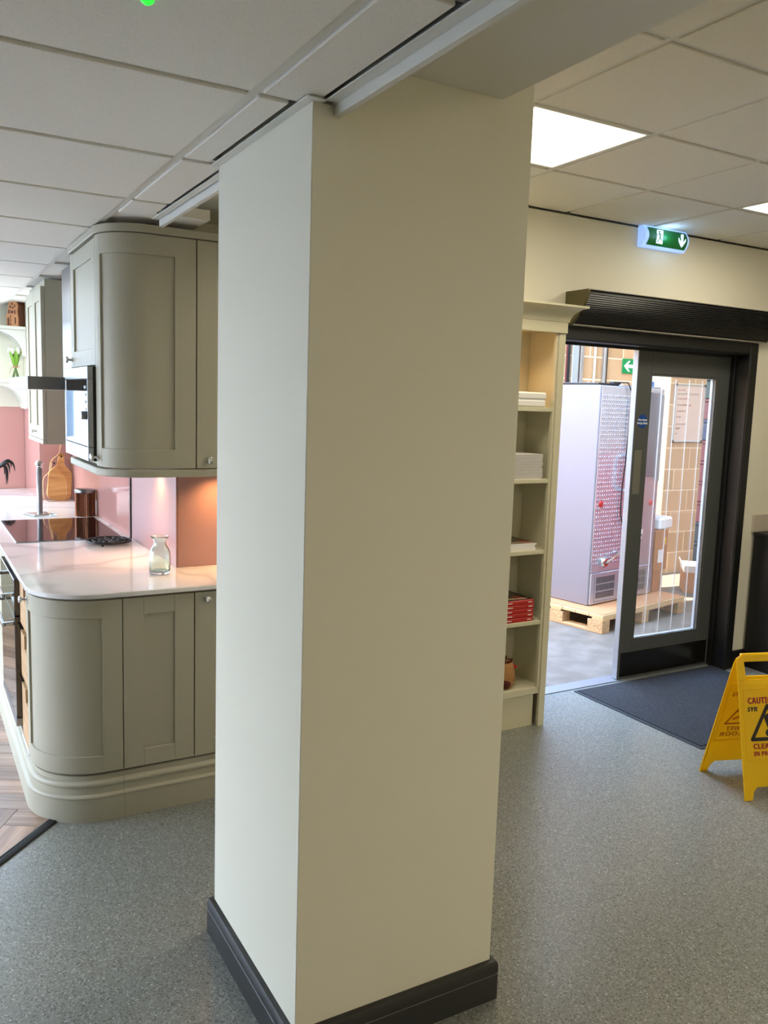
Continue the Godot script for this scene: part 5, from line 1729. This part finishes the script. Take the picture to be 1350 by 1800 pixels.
# ---------------------------------------------------------------- signs
func build_signs() -> void:
	# emergency exit light
	var t := thing("exit_sign_light", "lit green emergency exit sign with running figure and down arrow", "exit sign", Vector3(3.89, 2.66, -3.64))
	var z := DOORWALL
	var c := Vector3(3.893, 2.728, z)
	var sec := [Vector2(0.0, -0.062)]
	for i in 13:
		var u := i / 12.0
		sec.append(Vector2(0.030 + 0.032 * sin(PI * u), lerpf(-0.062, 0.060, u)))
	sec.append(Vector2(0.0, 0.060))
	for i in sec.size():
		sec[i] = sec[i] + Vector2(0, c.y)
	var g := Geo.new()
	g.sweep([Vector3(c.x - 0.178, 0, z), Vector3(c.x + 0.178, 0, z)], [Vector3.BACK, Vector3.BACK], sec)
	part(t, "case", g, M.sign_case, "translucent bluish case")
	g = Geo.new()
	var gs := []
	for i in 11:
		var u := 0.10 + 0.80 * i / 10.0
		gs.append(Vector2(0.0312 + 0.032 * sin(PI * u), lerpf(-0.062, 0.060, u) + c.y))
	for i in range(10, -1, -1):
		gs.append(gs[i] - Vector2(0.003, 0))
	g.sweep([Vector3(c.x - 0.150, 0, z), Vector3(c.x + 0.165, 0, z)], [Vector3.BACK, Vector3.BACK], gs)
	part(t, "green_field", g, M.sign_green, "green legend")
	# white doorway with the running figure, and the arrow, proud of the field
	var fz := z + 0.0622
	part(t, "white_doorway", bx(c.x - 0.090, c.x - 0.042, c.y - 0.040, c.y + 0.036, fz - 0.004, fz + 0.0014, 0), M.sign_white)
	g = Geo.new()
	var man := Transform3D(Basis.IDENTITY, Vector3(c.x - 0.066, c.y, fz + 0.0016))
	g.ball(man * Vector3(-0.006, 0.025, 0), Vector3(0.006, 0.006, 0.0012), 10)
	for q in [[Vector2(-0.004, 0.018), Vector2(0.002, -0.002), 0.0045], [Vector2(-0.004, 0.016), Vector2(-0.018, 0.012), 0.002], [Vector2(-0.018, 0.012), Vector2(-0.020, 0.003), 0.002], [Vector2(-0.001, 0.015), Vector2(0.010, 0.010), 0.002], [Vector2(0.010, 0.010), Vector2(0.016, 0.000), 0.002], [Vector2(0.002, -0.002), Vector2(-0.006, -0.018), 0.0028], [Vector2(-0.006, -0.018), Vector2(-0.020, -0.034), 0.0026], [Vector2(0.002, -0.002), Vector2(0.010, -0.016), 0.0028], [Vector2(0.010, -0.016), Vector2(0.026, -0.020), 0.0026]]:
		g.tube([man * Vector3(q[0].x, q[0].y, 0), man * Vector3(q[1].x, q[1].y, 0)], q[2] * 0.9, 6)
	part(t, "running_figure", g, M.sign_green)
	g = Geo.new()
	g.extrude(PackedVector2Array([Vector2(0, -0.040), Vector2(0.030, -0.006), Vector2(0.030, 0.012), Vector2(0.009, -0.010), Vector2(0.009, 0.034), Vector2(-0.009, 0.034), Vector2(-0.009, -0.010), Vector2(-0.030, 0.012), Vector2(-0.030, -0.006)]), 0.006, Transform3D(Basis.IDENTITY, Vector3(c.x + 0.118, c.y, fz - 0.003)))
	part(t, "down_arrow", g, M.sign_white)
	var l := OmniLight3D.new()
	l.name = "exit_glow"
	l.light_color = Color(0.6, 0.78, 1.0)
	l.light_energy = 0.012
	l.light_size = 0.05
	l.omni_range = 6.0
	l.omni_attenuation = 2.0
	l.shadow_enabled = true
	add_child(l)
	l.position = c + Vector3(-0.02, 0.0, 0.085)

	# green indicator on the low ceiling
	t = thing("indicator_light", "tiny green indicator light on the low ceiling", "light", Vector3(0.38, LOW - 0.007, -1.53))
	g = Geo.new()
	g.lathe([Vector2(0, 0.0), Vector2(0.012, 0.0), Vector2(0.011, -0.006), Vector2(0.006, -0.010), Vector2(0, -0.011)], 16, Transform3D(Basis.IDENTITY, Vector3(0.380, LOW - 0.0065, -1.528)))
	part(t, "lens", g, M.green_bulb)

	# yellow A-frame floor sign
	var th := deg_to_rad(-18.0)
	var u := Vector3(cos(th), 0, -sin(th))
	var w := Vector3(sin(th), 0, cos(th)) * -1.0
	var front_foot := Vector3(3.222, 0.0, -2.294)
	var back_foot := Vector3(3.298, 0.0, -2.609)
	t = thing("wet_floor_sign", "yellow folding caution floor sign standing open beside the mat", "floor sign", Vector3(3.4, 0, -2.45))
	var PW := 0.285
	var top_l := Vector3(3.272, 0.628, -2.445)
	var panel := PackedVector2Array([Vector2(0, 0), Vector2(0.040, 0), Vector2(0.048, 0.035), Vector2(0.066, 0.055), Vector2(PW - 0.066, 0.055), Vector2(PW - 0.048, 0.035), Vector2(PW - 0.040, 0), Vector2(PW, 0), Vector2(PW - 0.004, 0.59), Vector2(PW - 0.010, 0.615), Vector2(PW - 0.028, 0.628), Vector2(0.028, 0.628), Vector2(0.010, 0.615), Vector2(0.004, 0.59)])
	for k in 2:
		var foot: Vector3 = front_foot if k == 0 else back_foot
		var up := (top_l - foot)
		var sc := up.length() / 0.628
		up = up.normalized()
		var out := u.cross(up).normalized()           # faces the camera
		var xf := Transform3D(Basis(u, up, out), foot)
		var pn := PackedVector2Array()
		for q in panel:
			pn.append(Vector2(q.x, q.y * sc))
		# panel with a handle opening: upper frame, then body
		var hy0 := 0.520 * sc
		var hy1 := 0.598 * sc
		var body := PackedVector2Array()
		for i in 8:
			body.append(pn[i])
		body.append(Vector2(PW - 0.003, hy0)); body.append(Vector2(0.003, hy0))
		g = Geo.new()
		g.extrude(body, 0.008, xf, 0.0015)
		g.extrude(PackedVector2Array([Vector2(0.003, hy0), Vector2(0.045, hy0), Vector2(0.040, hy1), Vector2(PW - 0.040, hy1), Vector2(PW - 0.045, hy0), Vector2(PW - 0.003, hy0), pn[8], pn[9], pn[10], pn[11], pn[12], pn[13]]), 0.008, xf, 0.0015)
		var sheet := part(t, "panel", g, M.yellow)
		var side := 0.008 if k == 0 else 0.0
		var sgn := 1.0 if k == 0 else -1.0
		# raised rim round the edge and the label field
		var rim := Geo.new()
		for e in [[0.0, 0.008, 0.0, hy0], [PW - 0.008, PW, 0.0, hy0], [0.022, 0.025, 0.175, hy0 - 0.04], [PW - 0.025, PW - 0.022, 0.175, hy0 - 0.04], [0.022, PW - 0.022, 0.174 * sc, 0.177 * sc], [0.022, PW - 0.022, hy0 - 0.045, hy0 - 0.042], [0.010, PW - 0.010, hy0 - 0.024, hy0 - 0.021]]:
			rim.box(e[0], e[1], e[2], e[3], 0.0065, 0.0105, 0.001, xf)
		part(sheet, "raised_rim", rim, M.yellow)
		if k == 0:
			var face := xf * Transform3D(Basis.IDENTITY, Vector3(0, 0, 0.0085))
			var at := func(x, y): return face * Transform3D(Basis.IDENTITY, Vector3(x, y, 0))
			sign_text(sheet, "CAUTION", 0.036, M.ink_red, at.call(PW / 2 - 0.022, 0.440), 0.150)
			sign_text(sheet, "SYR", 0.026, M.ink_black, at.call(0.066, 0.402) * Transform3D(Basis(Vector3(1, 0, 0), Vector3(0.15, 1, 0), Vector3(0, 0, 1)), Vector3.ZERO), 0.052)
			sign_text(sheet, "CLEANING", 0.030, M.ink_red, at.call(PW / 2 + 0.002, 0.236), 0.170)
			sign_text(sheet, "IN PROGRESS", 0.024, M.ink_red, at.call(PW / 2 + 0.002, 0.204), 0.170)
			part(sheet, "warning_triangle", triangle(face, PW / 2, 0.268, 0.148, 0.172, 0.016, 0.001), M.ink_black)
			var ex := Geo.new()
			var drop := PackedVector2Array()
			for i in 17:
				var a := PI * i / 16.0
				drop.append(Vector2(PW / 2 + cos(a) * 0.019, 0.360 + sin(a) * 0.020))
			drop.append(Vector2(PW / 2 - 0.003, 0.316))
			drop.append(Vector2(PW / 2 + 0.003, 0.316))
			ex.extrude(drop, 0.001, face)
			var dot := PackedVector2Array()
			for i in 18:
				dot.append(Vector2(PW / 2, 0.295) + Vector2(cos(TAU * i / 18.0), sin(TAU * i / 18.0)) * 0.0165)
			ex.extrude(dot, 0.001, face)
			part(sheet, "exclamation_mark", ex, M.ink_black)
		else:
			# the outer print shows through, reversed, on the inside
			var face := xf * Transform3D(Basis.from_scale(Vector3(-1, 1, 1)), Vector3(PW, 0, 0.0085))
			var at := func(x, y): return face * Transform3D(Basis.IDENTITY, Vector3(x, y, 0))
			sign_text(sheet, "CAUTION", 0.033, M.emboss, at.call(PW / 2, 0.440), 0.19)
			sign_text(sheet, "WET", 0.028, M.emboss, at.call(PW / 2 + 0.035, 0.247), 0.075)
			sign_text(sheet, "FLOOR", 0.030, M.emboss, at.call(PW / 2 + 0.025, 0.215), 0.145)
			part(sheet, "warning_triangle", triangle(face, PW / 2, 0.275, 0.145, 0.175, 0.008, 0.001), M.emboss)
			var fg := Geo.new()
			var m := func(x, y): return face * Vector3(PW / 2 + x, 0.30 + y * 0.8, 0.001)
			fg.ball(m.call(-0.008, 0.085), Vector3(0.010, 0.010, 0.002), 10)
			fg.tube([m.call(-0.004, 0.07), m.call(0.012, 0.035), m.call(0.03, 0.012), m.call(0.055, 0.0)], 0.005, 6)
			fg.tube([m.call(0.0, 0.06), m.call(0.03, 0.062), m.call(0.045, 0.05)], 0.004, 6)
			fg.tube([m.call(0.012, 0.035), m.call(-0.01, 0.012), m.call(-0.04, 0.006)], 0.005, 6)
			part(sheet, "slipping_figure", fg, M.emboss)
	part(t, "hinge", bx(0.03, PW - 0.03, -0.012, 0.006, -0.012, 0.006, 0.003, Transform3D(Basis(u, Vector3.UP, u.cross(Vector3.UP)), top_l)), M.yellow)

func sign_text(parent: Node, s: String, size: float, m: Material, xf: Transform3D, width: float) -> void:
	var o := text(parent, "lettering", s, size, m, xf, 700 if m == M.emboss else 900, 0.001)
	var box: AABB = o.mesh.get_aabb()
	if box.size.x > 0.0:
		o.transform = xf * Transform3D(Basis.from_scale(Vector3(width / box.size.x, size * 0.78 / maxf(box.size.y, 0.001), 1)), Vector3.ZERO)

func triangle(face: Transform3D, cx: float, y0: float, h: float, w: float, th: float, depth: float) -> Geo:
	var g := Geo.new()
	var a := Vector2(cx - w / 2, y0)
	var b := Vector2(cx + w / 2, y0)
	var c := Vector2(cx, y0 + h)
	for e in [[a, b], [b, c], [c, a]]:
		var p: Vector2 = e[0]
		var q: Vector2 = e[1]
		var d := (q - p).normalized()
		var n := Vector2(-d.y, d.x) * th / 2
		var bar := PackedVector2Array([p + n, p - n])
		for i in 7:
			var an := -PI / 2 + PI * i / 6.0
			bar.append(q + d * cos(an) * th / 2 + Vector2(-d.y, d.x) * sin(an) * th / 2)
		g.extrude(bar, depth, face)
	return g

# ---------------------------------------------------------------- ceiling lights
func build_lights() -> void:
	var cells := lamp_cells()
	var say := ["square LED ceiling panel cut off by the column top", "added unseen LED ceiling panel in the second row in front of the column", "added unseen LED ceiling panel in the third row in front of the column", "square LED ceiling panel near the exit sign", "added unseen LED ceiling panel in the second row from the exit sign", "added unseen LED ceiling panel in the third row from the exit sign"]
	for i in cells.size():
		led_panel(Vector3(cells[i].x + 0.305, HIGH, cells[i].y + 0.305), 0.291, say[i], "LED panels in the ceiling by the door", Color(1.0, 0.952, 0.85), 0.85 if cells[i].y < -2.0 else 1.3)
	led_panel(Vector3(-0.205, LOW, -6.352), 0.286, "added unseen LED panel in the low ceiling brightening the far kitchen", "", Color(0.88, 0.95, 1.0), 2.1)  # unseen panel added to brighten the far kitchen

func led_panel(at: Vector3, e: float, label: String, group: String, c: Color, power: float) -> void:
	var t := thing("ceiling_light", label, "ceiling light", at - Vector3(0, 0.006, 0), group)
	var g := Geo.new()
	var b := e - 0.015
	for q in [[-e, e, -e, -b], [-e, e, b, e], [-e, -b, -b, b], [b, e, -b, b]]:
		g.box(at.x + q[0], at.x + q[1], at.y - 0.006, at.y + 0.006, at.z + q[2], at.z + q[3], 0.001)
	part(t, "frame", g, M.grid)
	b -= 0.0005
	part(t, "diffuser", bx(at.x - b, at.x + b, at.y - 0.003, at.y + 0.004, at.z - b, at.z + b, 0), M.led)
	area(at - Vector3(0, 0.012, 0), 2 * b, 2 * b, c, power)
